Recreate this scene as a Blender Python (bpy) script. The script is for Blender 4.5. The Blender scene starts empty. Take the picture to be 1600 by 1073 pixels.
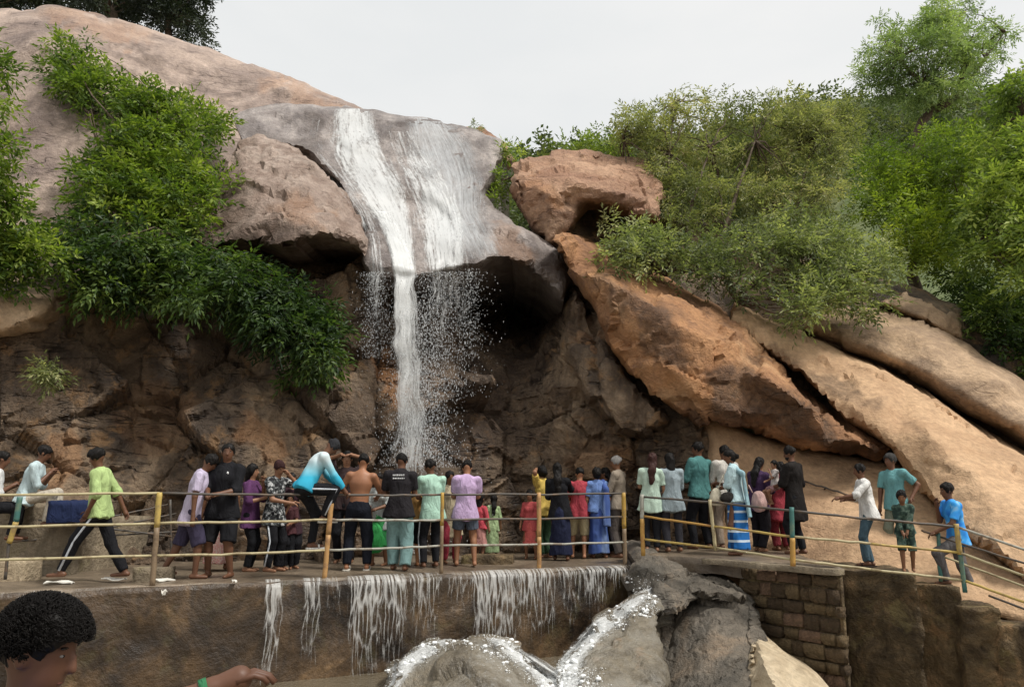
import bpy, bmesh, math, random
import numpy as np
from mathutils import Vector, Matrix
from mathutils.geometry import delaunay_2d_cdt
from mathutils.bvhtree import BVHTree

# ------------------------------------------------------------ camera, sky, sun, exposure
scene = bpy.context.scene
col = scene.collection
CAMZ = 1.18
PITCH = math.radians(10.58)
cam_data = bpy.data.cameras.new('camera')
cam_data.lens = 28.125
cam_data.sensor_width = 36
cam_data.clip_start = 0.05
cam_data.clip_end = 2000
cam = bpy.data.objects.new('camera', cam_data)
cam.location = (0, 0, CAMZ)
cam.rotation_euler = (math.pi / 2 + PITCH, 0, 0)
col.objects.link(cam)
scene.camera = cam

SUN_EL, SUN_AZ = math.radians(58), math.radians(114)     # azimuth from +Y towards +X
world = bpy.data.worlds.new('World')
scene.world = world
world.use_nodes = True
wn = world.node_tree
wn.nodes.clear()
w_out = wn.nodes.new('ShaderNodeOutputWorld')
w_bg = wn.nodes.new('ShaderNodeBackground')
w_bg.inputs['Strength'].default_value = 0.1
w_sky = wn.nodes.new('ShaderNodeTexSky')
w_sky.sky_type = 'NISHITA'
w_sky.sun_disc = False
w_sky.sun_elevation = SUN_EL
w_sky.sun_rotation = SUN_AZ
w_sky.dust_density = 6
w_tc = wn.nodes.new('ShaderNodeTexCoord')
w_map = wn.nodes.new('ShaderNodeMapping')
w_map.inputs['Scale'].default_value = (1.6, 1.6, 4.0)
w_noise = wn.nodes.new('ShaderNodeTexNoise')
w_noise.inputs['Scale'].default_value = 1.7
w_noise.inputs['Detail'].default_value = 5
w_ramp = wn.nodes.new('ShaderNodeValToRGB')
w_ramp.color_ramp.elements[0].position = 0.34
w_ramp.color_ramp.elements[0].color = (8.6, 8.75, 8.75, 1)
w_ramp.color_ramp.elements[1].position = 0.7
w_ramp.color_ramp.elements[1].color = (9.6, 9.55, 9.4, 1)
w_mix = wn.nodes.new('ShaderNodeMixRGB')
w_mix.inputs[0].default_value = 0.94
L = wn.links.new
L(w_tc.outputs['Generated'], w_map.inputs['Vector'])
L(w_map.outputs['Vector'], w_noise.inputs['Vector'])
L(w_noise.outputs['Fac'], w_ramp.inputs['Fac'])
L(w_sky.outputs['Color'], w_mix.inputs[1])
L(w_ramp.outputs['Color'], w_mix.inputs[2])
L(w_mix.outputs['Color'], w_bg.inputs['Color'])
L(w_bg.outputs['Background'], w_out.inputs['Surface'])

sun_data = bpy.data.lights.new('sun', 'SUN')
sun_data.energy = 3.6
sun_data.angle = math.radians(12)
sun_data.color = (1.0, 0.97, 0.91)
sun = bpy.data.objects.new('sun', sun_data)
sd = Vector((math.cos(SUN_EL) * math.sin(SUN_AZ), math.cos(SUN_EL) * math.cos(SUN_AZ), math.sin(SUN_EL)))
sun.rotation_euler = sd.to_track_quat('Z', 'Y').to_euler()
sun.location = sd * 60
col.objects.link(sun)
scene.view_settings.view_transform = 'Standard'
scene.view_settings.look = 'None'
scene.view_settings.exposure = 0.0
scene.view_settings.gamma = 1.0
scene.view_settings.use_curve_mapping = False
scene.cycles.max_bounces = 4
scene.cycles.diffuse_bounces = 2
scene.cycles.transparent_max_bounces = 24
scene.cycles.use_denoising = True

# ------------------------------------------------------------ measuring helpers
FPX = 1250.0
CT, ST = math.cos(PITCH), math.sin(PITCH)
rng = np.random.default_rng(7)
random.seed(7)

def Pn(pts, Y):
    """places measured in the photograph (n,2) at distances Y -> world points (n,3)"""
    pts = np.asarray(pts, float)
    Y = np.asarray(Y, float)
    u = (pts[:, 0] - 800) / FPX
    v = (536.5 - pts[:, 1]) / FPX
    t = Y / (CT - v * ST)
    return np.stack([u * t, Y * np.ones_like(t), CAMZ + (ST + v * CT) * t], 1)

def P(px, py, Y):
    return Vector(Pn([(px, py)], [Y])[0])

def floorP(px, py, z):
    u = (px - 800) / FPX
    v = (536.5 - py) / FPX
    t = (z - CAMZ) / (ST + v * CT)
    return Vector((u * t, (CT - v * ST) * t, z))

# ------------------------------------------------------------ noise
def _hash(ix, iy, iz, seed):
    h = (ix * 374761393 + iy * 668265263 + iz * 1274126177 + seed * 974634541) & 0xffffffff
    h = ((h ^ (h >> 13)) * 1274126177) & 0xffffffff
    h = ((h ^ (h >> 16)) * 2246822519) & 0xffffffff
    return ((h ^ (h >> 15)) & 0xffffff) / float(0xffffff)

def vnoise(p, seed=0):
    i = np.floor(p).astype(np.int64)
    f = p - i
    f = f * f * (3 - 2 * f)
    r = 0
    for dx in (0, 1):
        wx = f[:, 0] if dx else 1 - f[:, 0]
        for dy in (0, 1):
            wy = f[:, 1] if dy else 1 - f[:, 1]
            for dz in (0, 1):
                wz = f[:, 2] if dz else 1 - f[:, 2]
                r = r + wx * wy * wz * _hash(i[:, 0] + dx, i[:, 1] + dy, i[:, 2] + dz, seed)
    return r * 2 - 1

def fbm(p, freq=1.0, octv=4, seed=0, gain=0.5):
    r = np.zeros(len(p)); a = 1.0
    for o in range(octv):
        r += a * vnoise(p * freq + o * 17.3, seed + o)
        freq *= 2.03; a *= gain
    return r

def voro(p, seed=0):
    i = np.floor(p).astype(np.int64)
    n = len(p)
    f1 = np.full(n, 9.0); f2 = np.full(n, 9.0)
    cell = np.zeros((n, 3), np.int64); seedp = np.zeros((n, 3))
    for dx in (-1, 0, 1):
        for dy in (-1, 0, 1):
            for dz in (-1, 0, 1):
                c = i + np.array([dx, dy, dz])
                s = c + np.stack([_hash(c[:, 0], c[:, 1], c[:, 2], seed + k) for k in range(3)], 1)
                d = np.linalg.norm(p - s, axis=1)
                nb = d < f1
                f2 = np.where(nb, f1, np.minimum(f2, d))
                f1 = np.where(nb, d, f1)
                cell[nb] = c[nb]; seedp[nb] = s[nb]
    return f1, f2, cell, seedp

def facet(p, scale, seed=0, slope=0.8, crack=0.25, cw=0.1, warp=0.2):
    """broken-block relief: each cell is a tilted plane, cracks between"""
    q = np.asarray(p) * np.asarray(scale)
    q = q + warp * np.stack([vnoise(q * 1.3, seed + 50 + k) for k in range(3)], 1)
    f1, f2, c, s = voro(q, seed)
    hgt = _hash(c[:, 0], c[:, 1], c[:, 2], seed + 9) - 0.5
    sl = np.stack([_hash(c[:, 0], c[:, 1], c[:, 2], seed + 20 + k) - 0.5 for k in range(3)], 1) * 2
    d = hgt + slope * np.sum(sl * (q - s), 1)
    e = np.clip((f2 - f1) / cw, 0, 1)
    return d - crack * (1 - e) ** 2

def tps(ctrl):
    """smooth surface through (x, y, value) points"""
    c = np.asarray(ctrl, float)
    x = c[:, :2] / 100.0
    n = len(c)
    def U(r2): return np.where(r2 > 1e-9, r2 * np.log(np.maximum(r2, 1e-9)), 0)
    K = U(((x[:, None] - x[None]) ** 2).sum(-1))
    Q = np.hstack([np.ones((n, 1)), x])
    A = np.zeros((n + 3, n + 3)); A[:n, :n] = K + np.eye(n) * 0.02; A[:n, n:] = Q; A[n:, :n] = Q.T
    w = np.linalg.solve(A, np.concatenate([c[:, 2], np.zeros(3)]))
    def f(pts):
        p = np.asarray(pts, float) / 100.0
        r2 = ((p[:, None] - x[None]) ** 2).sum(-1)
        return U(r2) @ w[:n] + w[n] + p @ w[n + 1:]
    return f

def inpoly(pts, poly):
    pts = np.asarray(pts, float); poly = np.asarray(poly, float)
    x, y = pts[:, 0], pts[:, 1]
    ins = np.zeros(len(pts), bool)
    j = len(poly) - 1
    for i in range(len(poly)):
        xi, yi = poly[i]; xj, yj = poly[j]
        c = ((yi > y) != (yj > y)) & (x < (xj - xi) * (y - yi) / (yj - yi + 1e-12) + xi)
        ins ^= c
        j = i
    return ins

def polydist(pts, poly):
    pts = np.asarray(pts, float); poly = np.asarray(poly, float)
    d = np.full(len(pts), 1e9)
    for i in range(len(poly)):
        a = poly[i]; b = poly[(i + 1) % len(poly)]
        ab = b - a
        t = np.clip(((pts - a) @ ab) / (ab @ ab + 1e-12), 0, 1)
        d = np.minimum(d, np.linalg.norm(pts - (a + t[:, None] * ab), axis=1))
    return d

def resample(poly, step, closed=True):
    out = []
    n = len(poly)
    for i in range(n if closed else n - 1):
        a = np.array(poly[i], float); b = np.array(poly[(i + 1) % n], float)
        k = max(1, int(round(np.linalg.norm(b - a) / step)))
        for j in range(k):
            out.append(a + (b - a) * j / k)
    if not closed: out.append(np.array(poly[-1], float))
    return np.array(out)

# ------------------------------------------------------------ mesh building
def mesh_np(name, V, F, smooth=True):
    """V (n,3); F list of int arrays, each (m,3) or (m,4)"""
    me = bpy.data.meshes.new(name)
    V = np.asarray(V, np.float32)
    if not isinstance(F, (list, tuple)): F = [F]
    F = [np.asarray(f, np.int32) for f in F if len(f)]
    me.vertices.add(len(V)); me.vertices.foreach_set('co', V.ravel())
    loops = np.concatenate([f.ravel() for f in F])
    cnt = np.concatenate([np.full(len(f), f.shape[1], np.int32) for f in F])
    st = np.concatenate([[0], np.cumsum(cnt)[:-1]]).astype(np.int32)
    me.loops.add(len(loops)); me.loops.foreach_set('vertex_index', loops)
    me.polygons.add(len(cnt)); me.polygons.foreach_set('loop_start', st)
    me.polygons.foreach_set('use_smooth', np.full(len(cnt), smooth, bool))
    me.update(calc_edges=True)
    return me

def put(name, me, mat=None, parent=None, loc=None):
    o = bpy.data.objects.new(name, me)
    if me is not None and mat is not None and len(me.materials) == 0: me.materials.append(mat)
    col.objects.link(o)
    if parent is not None: o.parent = parent
    if loc is not None: o.location = loc
    return o

def tag(o, label=None, cat=None, group=None, kind=None):
    if label: o['label'] = label
    if cat: o['category'] = cat
    if group: o['group'] = group
    if kind: o['kind'] = kind
    return o

def empty(name, loc=(0, 0, 0)):
    o = bpy.data.objects.new(name, None)
    o.empty_display_size = 0.2
    o.location = loc
    col.objects.link(o)
    return o

def vnormals(V, T):
    n = np.zeros_like(V)
    fn = np.cross(V[T[:, 1]] - V[T[:, 0]], V[T[:, 2]] - V[T[:, 0]])
    for k in range(3): np.add.at(n, T[:, k], fn)
    return n / (np.linalg.norm(n, axis=1)[:, None] + 1e-12)

def cdt(bound, inner):
    nb = len(bound)
    pts = [Vector((float(a), float(b))) for a, b in np.vstack([bound, inner])] if len(inner) else [Vector((float(a), float(b))) for a, b in bound]
    ed = [(i, (i + 1) % nb) for i in range(nb)]
    v, e, f, ov, oe, of = delaunay_2d_cdt(pts, ed, [], 1, 1e-5)
    return np.array([tuple(q) for q in v]), np.array([t for t in f if len(t) == 3], np.int64)

BVH = {}
def planar(ctrl):
    """flat faces between the measured points, so that edges stay crisp"""
    c = np.asarray(ctrl, float)
    v, e, f, ov, oe, of = delaunay_2d_cdt([Vector((a, b)) for a, b in c[:, :2]], [], [], 0, 1e-5)
    val = np.array([c[o[0], 2] for o in ov]); v = np.array([tuple(q) for q in v])
    base = tps(ctrl)
    def g(pts):
        r = base(pts)
        for t in f:
            A, B, C = v[list(t)]
            M = np.array([B - A, C - A]).T
            if abs(np.linalg.det(M)) < 1e-6: continue
            w = (np.asarray(pts) - A) @ np.linalg.inv(M).T
            k = (w[:, 0] >= 0) & (w[:, 1] >= 0) & (w.sum(1) <= 1)
            r[k] = val[t[0]] * (1 - w[k].sum(1)) + val[t[1]] * w[k, 0] + val[t[2]] * w[k, 1]
        return r
    return g
def relief(name, outline, ctrl, mat, step=6, roll=22, rolld=0.6, back=(0, 3.0, 1.2), shrink=0.75, disp=None, rough=1.5, smooth=True, seed=0, flat=0.0, stains=(), rusts=(), sharp=0):
    """a solid rock: its front measured by an outline and depths, rounded away at the rim, closed behind"""
    ol = resample(outline, step)
    q = np.c_[ol / 23.0, np.full(len(ol), seed * 3.7)]
    ol = ol + rough * np.stack([fbm(q, 1.0, 3, seed + 3), fbm(q, 1.0, 3, seed + 4)], 1)
    lo, hi = ol.min(0), ol.max(0)
    gx, gy = np.meshgrid(np.arange(lo[0], hi[0], step), np.arange(lo[1], hi[1], step * 0.9))
    gx = gx + (np.arange(gx.shape[0]) % 2)[:, None] * step / 2
    g = np.stack([gx.ravel(), gy.ravel()], 1) + rng.uniform(-.22, .22, (gx.size, 2)) * step
    g = g[inpoly(g, ol)]
    g = g[polydist(g, ol) > step * 0.55]
    v2, T = cdt(ol, g)
    d = polydist(v2, ol)
    Y = tps(ctrl)(v2)
    if flat: Y = Y * (1 - flat) + flat * planar(ctrl)(v2)
    tt = np.clip(1 - d / roll, 0, 1)
    Y = Y + rolld * (1 - np.sqrt(np.maximum(0, 1 - tt * tt)))
    V = Pn(v2, Y)
    n = vnormals(V, T)
    if n[:, 1].mean() > 0:
        T = T[:, ::-1]; n = -n
    if disp is not None:
        V = V + n * disp(V)[:, None]
    # border loop in order
    e = np.sort(np.vstack([T[:, [0, 1]], T[:, [1, 2]], T[:, [2, 0]]]), 1)
    key, cnt = np.unique(e, axis=0, return_counts=True)
    be = key[cnt == 1]
    nxt = {}
    tset = {(int(a), int(b)) for t in T for a, b in ((t[0], t[1]), (t[1], t[2]), (t[2], t[0]))} if len(be) else set()
    for a, b in be:
        a, b = int(a), int(b)
        if (a, b) in tset: nxt[a] = b
        else: nxt[b] = a
    start = next(iter(nxt)); loop = [start]
    while True:
        k = nxt.get(loop[-1])
        if k is None or k == start or len(loop) > len(nxt): break
        loop.append(k)
    loop = np.array(loop)
    B = V[loop]; c = B.mean(0)
    bk = np.array(back)
    r1 = B + bk * 0.35
    r2 = c + (B - c) * shrink + bk
    cc = (c + bk)[None]
    nV = len(V); m = len(loop)
    i = np.arange(m); j = (i + 1) % m
    q1 = np.stack([loop[j], loop[i], nV + i, nV + j], 1)
    q2 = np.stack([nV + j, nV + i, nV + m + i, nV + m + j], 1)
    cap = np.stack([nV + m + j, nV + m + i, np.full(m, nV + 2 * m)], 1)
    A = np.vstack([V, r1, r2, cc])
    me = mesh_np(name, A, [T, q1, q2, cap], smooth)
    if sharp: me.set_sharp_from_angle(angle=math.radians(sharp))
    for an, lst in (('stain', stains), ('rust', rusts)):  # dark blobs: weathering stains, and shade painted into the rock colour
        if not lst: continue
        wob = np.stack([fbm(V, 1.6, 4, seed + 31), fbm(V, 1.6, 4, seed + 32)], 1) * 22
        s_ = np.zeros(len(A))
        for (x, y, rx, ry, am, *rot) in lst:
            dd = v2 + wob - np.array([x, y])
            if rot:
                th = math.radians(rot[0]); dd = np.stack([dd[:, 0] * math.cos(th) + dd[:, 1] * math.sin(th), -dd[:, 0] * math.sin(th) + dd[:, 1] * math.cos(th)], 1)
            q = np.sqrt((dd[:, 0] / rx) ** 2 + (dd[:, 1] / ry) ** 2)
            s_[:len(V)] = np.maximum(s_[:len(V)], am * np.clip((1.15 - q) / 0.35, 0, 1))
        me.attributes.new(an, 'FLOAT', 'POINT').data.foreach_set('value', s_.astype(np.float32))
    BVH[name] = BVHTree.FromPolygons([tuple(x) for x in A], [tuple(int(k) for k in t) for t in np.vstack([T, cap])] + [tuple(int(k) for k in t) for t in np.vstack([q1, q2])])
    return put(name, me, mat)

def see(px, py, names, off=0.0):
    """the point of the named rocks that a sight line meets, moved off towards the eye"""
    o = Vector((0, 0, CAMZ)); d = (P(px, py, 10) - o).normalized()
    best = None
    for nm in names:
        h = BVH[nm].ray_cast(o, d)
        if h[0] is not None and (best is None or h[3] < best): best = h[3]
    return None if best is None else o + d * (best - off)

def prism(name, poly, z0, z1, mat, res=0.12, amp=0.02, freq=2.0, seed=0, parent=None, ztop=None, disp=None):
    """a block with a footprint and rough faces"""
    ol = resample(poly, res)
    area = sum(ol[i][0] * ol[(i + 1) % len(ol)][1] - ol[(i + 1) % len(ol)][0] * ol[i][1] for i in range(len(ol)))
    if area < 0: ol = ol[::-1]
    lo, hi = ol.min(0), ol.max(0)
    gx, gy = np.meshgrid(np.arange(lo[0], hi[0], res), np.arange(lo[1], hi[1], res))
    g = np.stack([gx.ravel(), gy.ravel()], 1)
    g = g[inpoly(g, ol)]
    if len(g): g = g[polydist(g, ol) > res * 0.5]
    v2, T = cdt(ol, g)
    a = v2[T[:, 1]] - v2[T[:, 0]]; b = v2[T[:, 2]] - v2[T[:, 0]]
    flip = (a[:, 0] * b[:, 1] - a[:, 1] * b[:, 0]) < 0
    T[flip] = T[flip][:, ::-1]
    nT = len(v2); m = len(ol)
    V = [np.c_[v2, np.full(nT, z1)]]
    k = max(1, int(round((z1 - z0) / res)))
    for r in range(1, k + 1):
        V.append(np.c_[ol, np.full(m, z1 + (z0 - z1) * r / k)])
    # top ring indices follow ol order because the outline was given first
    V = np.vstack(V)
    def ring(r): return np.arange(m) if r == 0 else nT + (r - 1) * m + np.arange(m)
    Q = []
    for r in range(k):
        u, w = ring(r), ring(r + 1)
        Q.append(np.stack([u, w, np.roll(w, -1), np.roll(u, -1)], 1))
    D = np.stack([fbm(V, freq, 4, seed + 11 * q) for q in range(3)], 1)
    V = V + D * amp
    if disp is not None: V = V + disp(V)
    me = mesh_np(name, V, [T, np.vstack(Q)], True)
    return put(name, me, mat, parent)

def tube_np(pts, radii, n=7, caps=True):
    pts = np.asarray(pts, float); radii = np.broadcast_to(np.asarray(radii, float), (len(pts),))
    t = np.gradient(pts, axis=0)
    t /= np.linalg.norm(t, axis=1)[:, None] + 1e-12
    ref = np.array([0, 0, 1.0]) if abs(t[0][2]) < 0.9 else np.array([1.0, 0, 0])
    a = np.cross(t, ref); a /= np.linalg.norm(a, axis=1)[:, None] + 1e-9
    b = np.cross(t, a)
    th = np.arange(n) * 2 * math.pi / n
    V = (pts[:, None] + radii[:, None, None] * (np.cos(th)[None, :, None] * a[:, None] + np.sin(th)[None, :, None] * b[:, None])).reshape(-1, 3)
    F = []
    for i in range(len(pts) - 1):
        u = i * n + np.arange(n); w = u + n
        F.append(np.stack([u, np.roll(u, -1), np.roll(w, -1), w], 1))
    F = np.vstack(F)
    T = np.zeros((0, 3), int)
    if caps:
        k = len(V)
        V = np.vstack([V, pts[0], pts[-1]])
        u = np.arange(n)
        T = np.vstack([np.stack([np.roll(u, -1), u, np.full(n, k)], 1), np.stack([k - n + u, k - n + np.roll(u, -1), np.full(n, k + 1)], 1)])
    return V, F, T

class Soup:
    """several shapes joined into one mesh"""
    def __init__(s): s.V = []; s.Q = []; s.T = []; s.n = 0
    def add(s, V, Q=None, T=None):
        if Q is not None and len(Q): s.Q.append(np.asarray(Q) + s.n)
        if T is not None and len(T): s.T.append(np.asarray(T) + s.n)
        s.V.append(np.asarray(V, float)); s.n += len(V)
        return s
    def tube(s, pts, r, n=7): return s.add(*tube_np(pts, r, n))
    def box(s, c, size, M=None):
        v = np.array([(x, y, z) for x in (-.5, .5) for y in (-.5, .5) for z in (-.5, .5)]) * np.array(size)
        if M is not None: v = v @ np.array(M).T
        return s.add(v + np.array(c), [(0, 1, 3, 2), (4, 6, 7, 5), (0, 4, 5, 1), (2, 3, 7, 6), (0, 2, 6, 4), (1, 5, 7, 3)])
    def ball(s, c, r, n=8, m=6, M=None):
        r = np.broadcast_to(np.asarray(r, float), (3,))
        V = [(0, 0, 1)]
        for i in range(1, m):
            a = math.pi * i / m
            V += [(math.sin(a) * math.cos(2 * math.pi * j / n), math.sin(a) * math.sin(2 * math.pi * j / n), math.cos(a)) for j in range(n)]
        V += [(0, 0, -1)]
        V = np.array(V) * r
        if M is not None: V = V @ np.array(M).T
        T = [(0, 1 + j, 1 + (j + 1) % n) for j in range(n)]
        Q = []
        for i in range(m - 2):
            for j in range(n):
                a = 1 + i * n + j; b = 1 + i * n + (j + 1) % n
                Q.append((a, a + n, b + n, b))
        k = len(V) - 1
        T += [(k, k - n + (j + 1) % n, k - n + j) for j in range(n)]
        return s.add(V + np.array(c), Q, T)
    def mesh(s, name, smooth=True):
        return mesh_np(name, np.vstack(s.V), ([np.vstack(s.Q)] if s.Q else []) + ([np.vstack(s.T)] if s.T else []), smooth)

# ------------------------------------------------------------ materials
MATS = {}
class NT:
    def __init__(s, name):
        s.m = bpy.data.materials.new(name); s.m.use_nodes = True
        s.t = s.m.node_tree; s.t.nodes.clear()
        s.out = s.t.nodes.new('ShaderNodeOutputMaterial')
        s.tc = None
    def n(s, kind, ins=None, **props):
        nd = s.t.nodes.new('ShaderNode' + kind)
        for k, v in props.items(): setattr(nd, k, v)
        for k, v in (ins or {}).items():
            if isinstance(v, bpy.types.NodeSocket): s.t.links.new(v, nd.inputs[k])
            else: nd.inputs[k].default_value = v
        return nd
    def co(s, which='Object'):
        if s.tc is None: s.tc = s.t.nodes.new('ShaderNodeTexCoord')
        return s.tc.outputs[which]
    def mapping(s, scale, loc=(0, 0, 0), rot=(0, 0, 0), src=None):
        return s.n('Mapping', {'Vector': src or s.co(), 'Scale': scale, 'Location': loc, 'Rotation': rot}).outputs[0]
    def noise(s, scale, detail=6, vec=None, rough=0.55, dist=0.0):
        return s.n('TexNoise', {'Vector': vec or s.co(), 'Scale': scale, 'Detail': detail, 'Roughness': rough, 'Distortion': dist}).outputs['Fac']
    def ramp(s, fac, stops, interp='LINEAR'):
        r = s.n('ValToRGB', {'Fac': fac}); cr = r.color_ramp; cr.interpolation = interp
        while len(cr.elements) < len(stops): cr.elements.new(0.5)
        for e, (p, c) in zip(cr.elements, stops):
            e.position = p
            e.color = (c, c, c, 1) if not hasattr(c, '__len__') else (*c, 1)
        return r.outputs['Color']
    def mix(s, fac, a, b, mode='MIX'):
        d = {}
        nd = s.n('MixRGB', blend_type=mode)
        for k, v in ((0, fac), (1, a), (2, b)):
            if isinstance(v, bpy.types.NodeSocket): s.t.links.new(v, nd.inputs[k])
            elif k == 0: nd.inputs[0].default_value = v
            else: nd.inputs[k].default_value = (*v, 1)
        return nd.outputs[0]
    def math(s, op, a, b=0.0):
        nd = s.n('Math', operation=op)
        for k, v in ((0, a), (1, b)):
            if isinstance(v, bpy.types.NodeSocket): s.t.links.new(v, nd.inputs[k])
            else: nd.inputs[k].default_value = v
        return nd.outputs[0]
    def bump(s, hgt, strength=0.5, dist=0.05, normal=None):
        d = {'Height': hgt, 'Strength': strength, 'Distance': dist}
        if normal is not None: d['Normal'] = normal
        return s.n('Bump', d).outputs[0]
    def done(s, color, rough=0.8, normal=None, spec=0.3, metal=0.0, **extra):
        d = {'Base Color': color if isinstance(color, bpy.types.NodeSocket) else (*color, 1), 'Roughness': rough, 'Metallic': metal, 'Specular IOR Level': spec}
        if normal is not None: d['Normal'] = normal
        d.update(extra)
        b = s.n('BsdfPrincipled', d)
        s.t.links.new(b.outputs[0], s.out.inputs['Surface'])
        MATS[s.m.name] = s.m
        return s.m

def rock_mat(name, stops, scale=0.5, streak=None, streak_amt=0.5, streak_scale=(2.2, 2.2, 0.22), rough=(0.65, 0.9), bump=0.5, crack=0.0, spots=None, spec=0.3, fine=9.0, moss=None, layers=(0.5, 0.5, 2.6), stain_shadec=(0.06, 0.038, 0.026), rustc=(0.40, 0.19, 0.075)):
    t = NT(name)
    big = t.noise(scale, 5, None, 0.65, 0.6)
    c = t.ramp(big, stops)
    fn = t.noise(fine, 5, None, 0.75)
    c = t.mix(0.7, c, t.ramp(fn, [(0.28, 0.5), (0.72, 1.35)]), 'MULTIPLY')
    sv = t.noise(1.0, 4, t.mapping(streak_scale), 0.65, 0.4)
    if streak is not None:
        c = t.mix(t.ramp(sv, [(0.44, 0.0), (0.62, streak_amt)]), c, streak)
    mid = t.noise(2.1, 6, None, 0.7, 0.3)
    if spots is not None:
        c = t.mix(t.ramp(mid, [(0.55, 0.0), (0.64, spots[1])]), c, spots[0])
    if moss is not None:
        c = t.mix(t.ramp(mid, [(0.36, moss[1]), (0.46, 0.0)]), c, moss[0])
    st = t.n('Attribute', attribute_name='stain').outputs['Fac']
    c = t.mix(t.math('MULTIPLY', st, t.ramp(fn, [(0.3, 1.0), (0.75, 0.62)])), c, stain_shadec)  # one dark colour for real stains and painted shade
    ru = t.n('Attribute', attribute_name='rust').outputs['Fac']
    c = t.mix(t.math('MULTIPLY', ru, t.ramp(fn, [(0.3, 0.5), (0.7, 1.0)])), c, rustc)
    h = t.math('ADD', t.math('MULTIPLY', mid, 0.8), t.math('MULTIPLY', fn, 0.30))
    if crack > 0:
        ln = t.noise(1.0, 3, t.mapping(layers, rot=(0.15, 0.3, 0.4)), 0.5, 0.8)
        ck = t.ramp(ln, [(0.465, 0.0), (0.478, 1.0), (0.491, 0.0)])
        ck = t.mix(1.0, ck, t.ramp(sv, [(0.48, 0.0), (0.56, 1.0)]), 'MULTIPLY')
        c = t.mix(t.math('MULTIPLY', ck, crack), c, (0.035, 0.022, 0.016))
        h = t.math('SUBTRACT', h, t.math('MULTIPLY', ck, 0.6 * crack))
    r = t.n('MapRange', {'Value': fn, 'To Min': rough[0], 'To Max': rough[1]}).outputs[0]
    return t.done(c, r, t.bump(h, min(1.0, bump * 1.25), 0.3), spec)
# ------------------------------------------------------------ rock materials
M_DOME = rock_mat('weathered_granite', [(0.28, (0.23, 0.175, 0.15)), (0.42, (0.40, 0.305, 0.25)), (0.57, (0.51, 0.395, 0.325)), (0.75, (0.58, 0.42, 0.32))],
                  0.42, streak=(0.16, 0.12, 0.11), streak_amt=0.55, streak_scale=(0.55, 0.3, 0.5), bump=0.55, crack=0.5, spots=((0.30, 0.235, 0.205), 0.55))
M_LEDGE = rock_mat('grey_wet_granite', [(0.28, (0.10, 0.078, 0.07)), (0.43, (0.24, 0.20, 0.18)), (0.57, (0.37, 0.32, 0.295)), (0.75, (0.48, 0.41, 0.36))],
                   0.6, streak=(0.09, 0.07, 0.065), streak_amt=0.6, streak_scale=(1.8, 1.0, 0.25), rough=(0.3, 0.6), bump=0.6, spec=0.5)
M_OVER = rock_mat('brown_grey_granite', [(0.28, (0.13, 0.095, 0.078)), (0.43, (0.28, 0.205, 0.165)), (0.58, (0.40, 0.31, 0.255)), (0.78, (0.50, 0.41, 0.35))],
                  0.6, streak=(0.13, 0.075, 0.05), streak_amt=0.5, bump=0.6, crack=0.4)
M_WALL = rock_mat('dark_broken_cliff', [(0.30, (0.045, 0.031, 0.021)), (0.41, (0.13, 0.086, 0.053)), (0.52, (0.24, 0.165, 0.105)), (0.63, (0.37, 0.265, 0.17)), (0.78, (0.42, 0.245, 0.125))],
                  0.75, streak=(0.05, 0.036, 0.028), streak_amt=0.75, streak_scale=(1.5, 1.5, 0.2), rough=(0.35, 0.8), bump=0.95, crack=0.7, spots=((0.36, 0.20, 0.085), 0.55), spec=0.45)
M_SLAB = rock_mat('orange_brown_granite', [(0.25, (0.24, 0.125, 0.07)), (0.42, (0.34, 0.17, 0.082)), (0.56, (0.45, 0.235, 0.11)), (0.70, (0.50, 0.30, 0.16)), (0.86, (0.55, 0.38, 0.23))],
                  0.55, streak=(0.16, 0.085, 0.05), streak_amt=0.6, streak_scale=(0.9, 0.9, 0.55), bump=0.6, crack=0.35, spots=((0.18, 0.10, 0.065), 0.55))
M_SAND = rock_mat('sandy_granite', [(0.25, (0.38, 0.24, 0.14)), (0.45, (0.52, 0.34, 0.20)), (0.62, (0.58, 0.39, 0.235)), (0.85, (0.62, 0.44, 0.28))],
                  0.5, streak=(0.34, 0.20, 0.11), streak_amt=0.45, streak_scale=(0.5, 0.5, 1.6), bump=0.35, crack=0.15, rough=(0.75, 0.95))
M_TAN = rock_mat('tan_granite', [(0.25, (0.22, 0.15, 0.095)), (0.45, (0.42, 0.285, 0.175)), (0.62, (0.52, 0.365, 0.235)), (0.85, (0.58, 0.43, 0.30))],
                 0.5, streak=(0.20, 0.135, 0.09), streak_amt=0.55, streak_scale=(0.7, 0.7, 1.1), bump=0.45, crack=0.3)
M_BOULD = rock_mat('rusty_boulder_granite', [(0.25, (0.22, 0.12, 0.08)), (0.45, (0.42, 0.25, 0.16)), (0.65, (0.54, 0.34, 0.22)), (0.85, (0.60, 0.42, 0.30))],
                   0.6, streak=(0.26, 0.13, 0.08), streak_amt=0.55, streak_scale=(0.5, 0.5, 1.8), bump=0.7, crack=0.3)
M_GREYR = rock_mat('dark_grey_slope_rock', [(0.3, (0.05, 0.043, 0.034)), (0.43, (0.115, 0.098, 0.076)), (0.56, (0.18, 0.15, 0.115)), (0.72, (0.28, 0.20, 0.13))],
                   0.9, streak=(0.07, 0.065, 0.055), streak_amt=0.6, streak_scale=(1.2, 1.2, 1.2), bump=0.7, crack=0.5, rough=(0.4, 0.75), spec=0.4)
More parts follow.
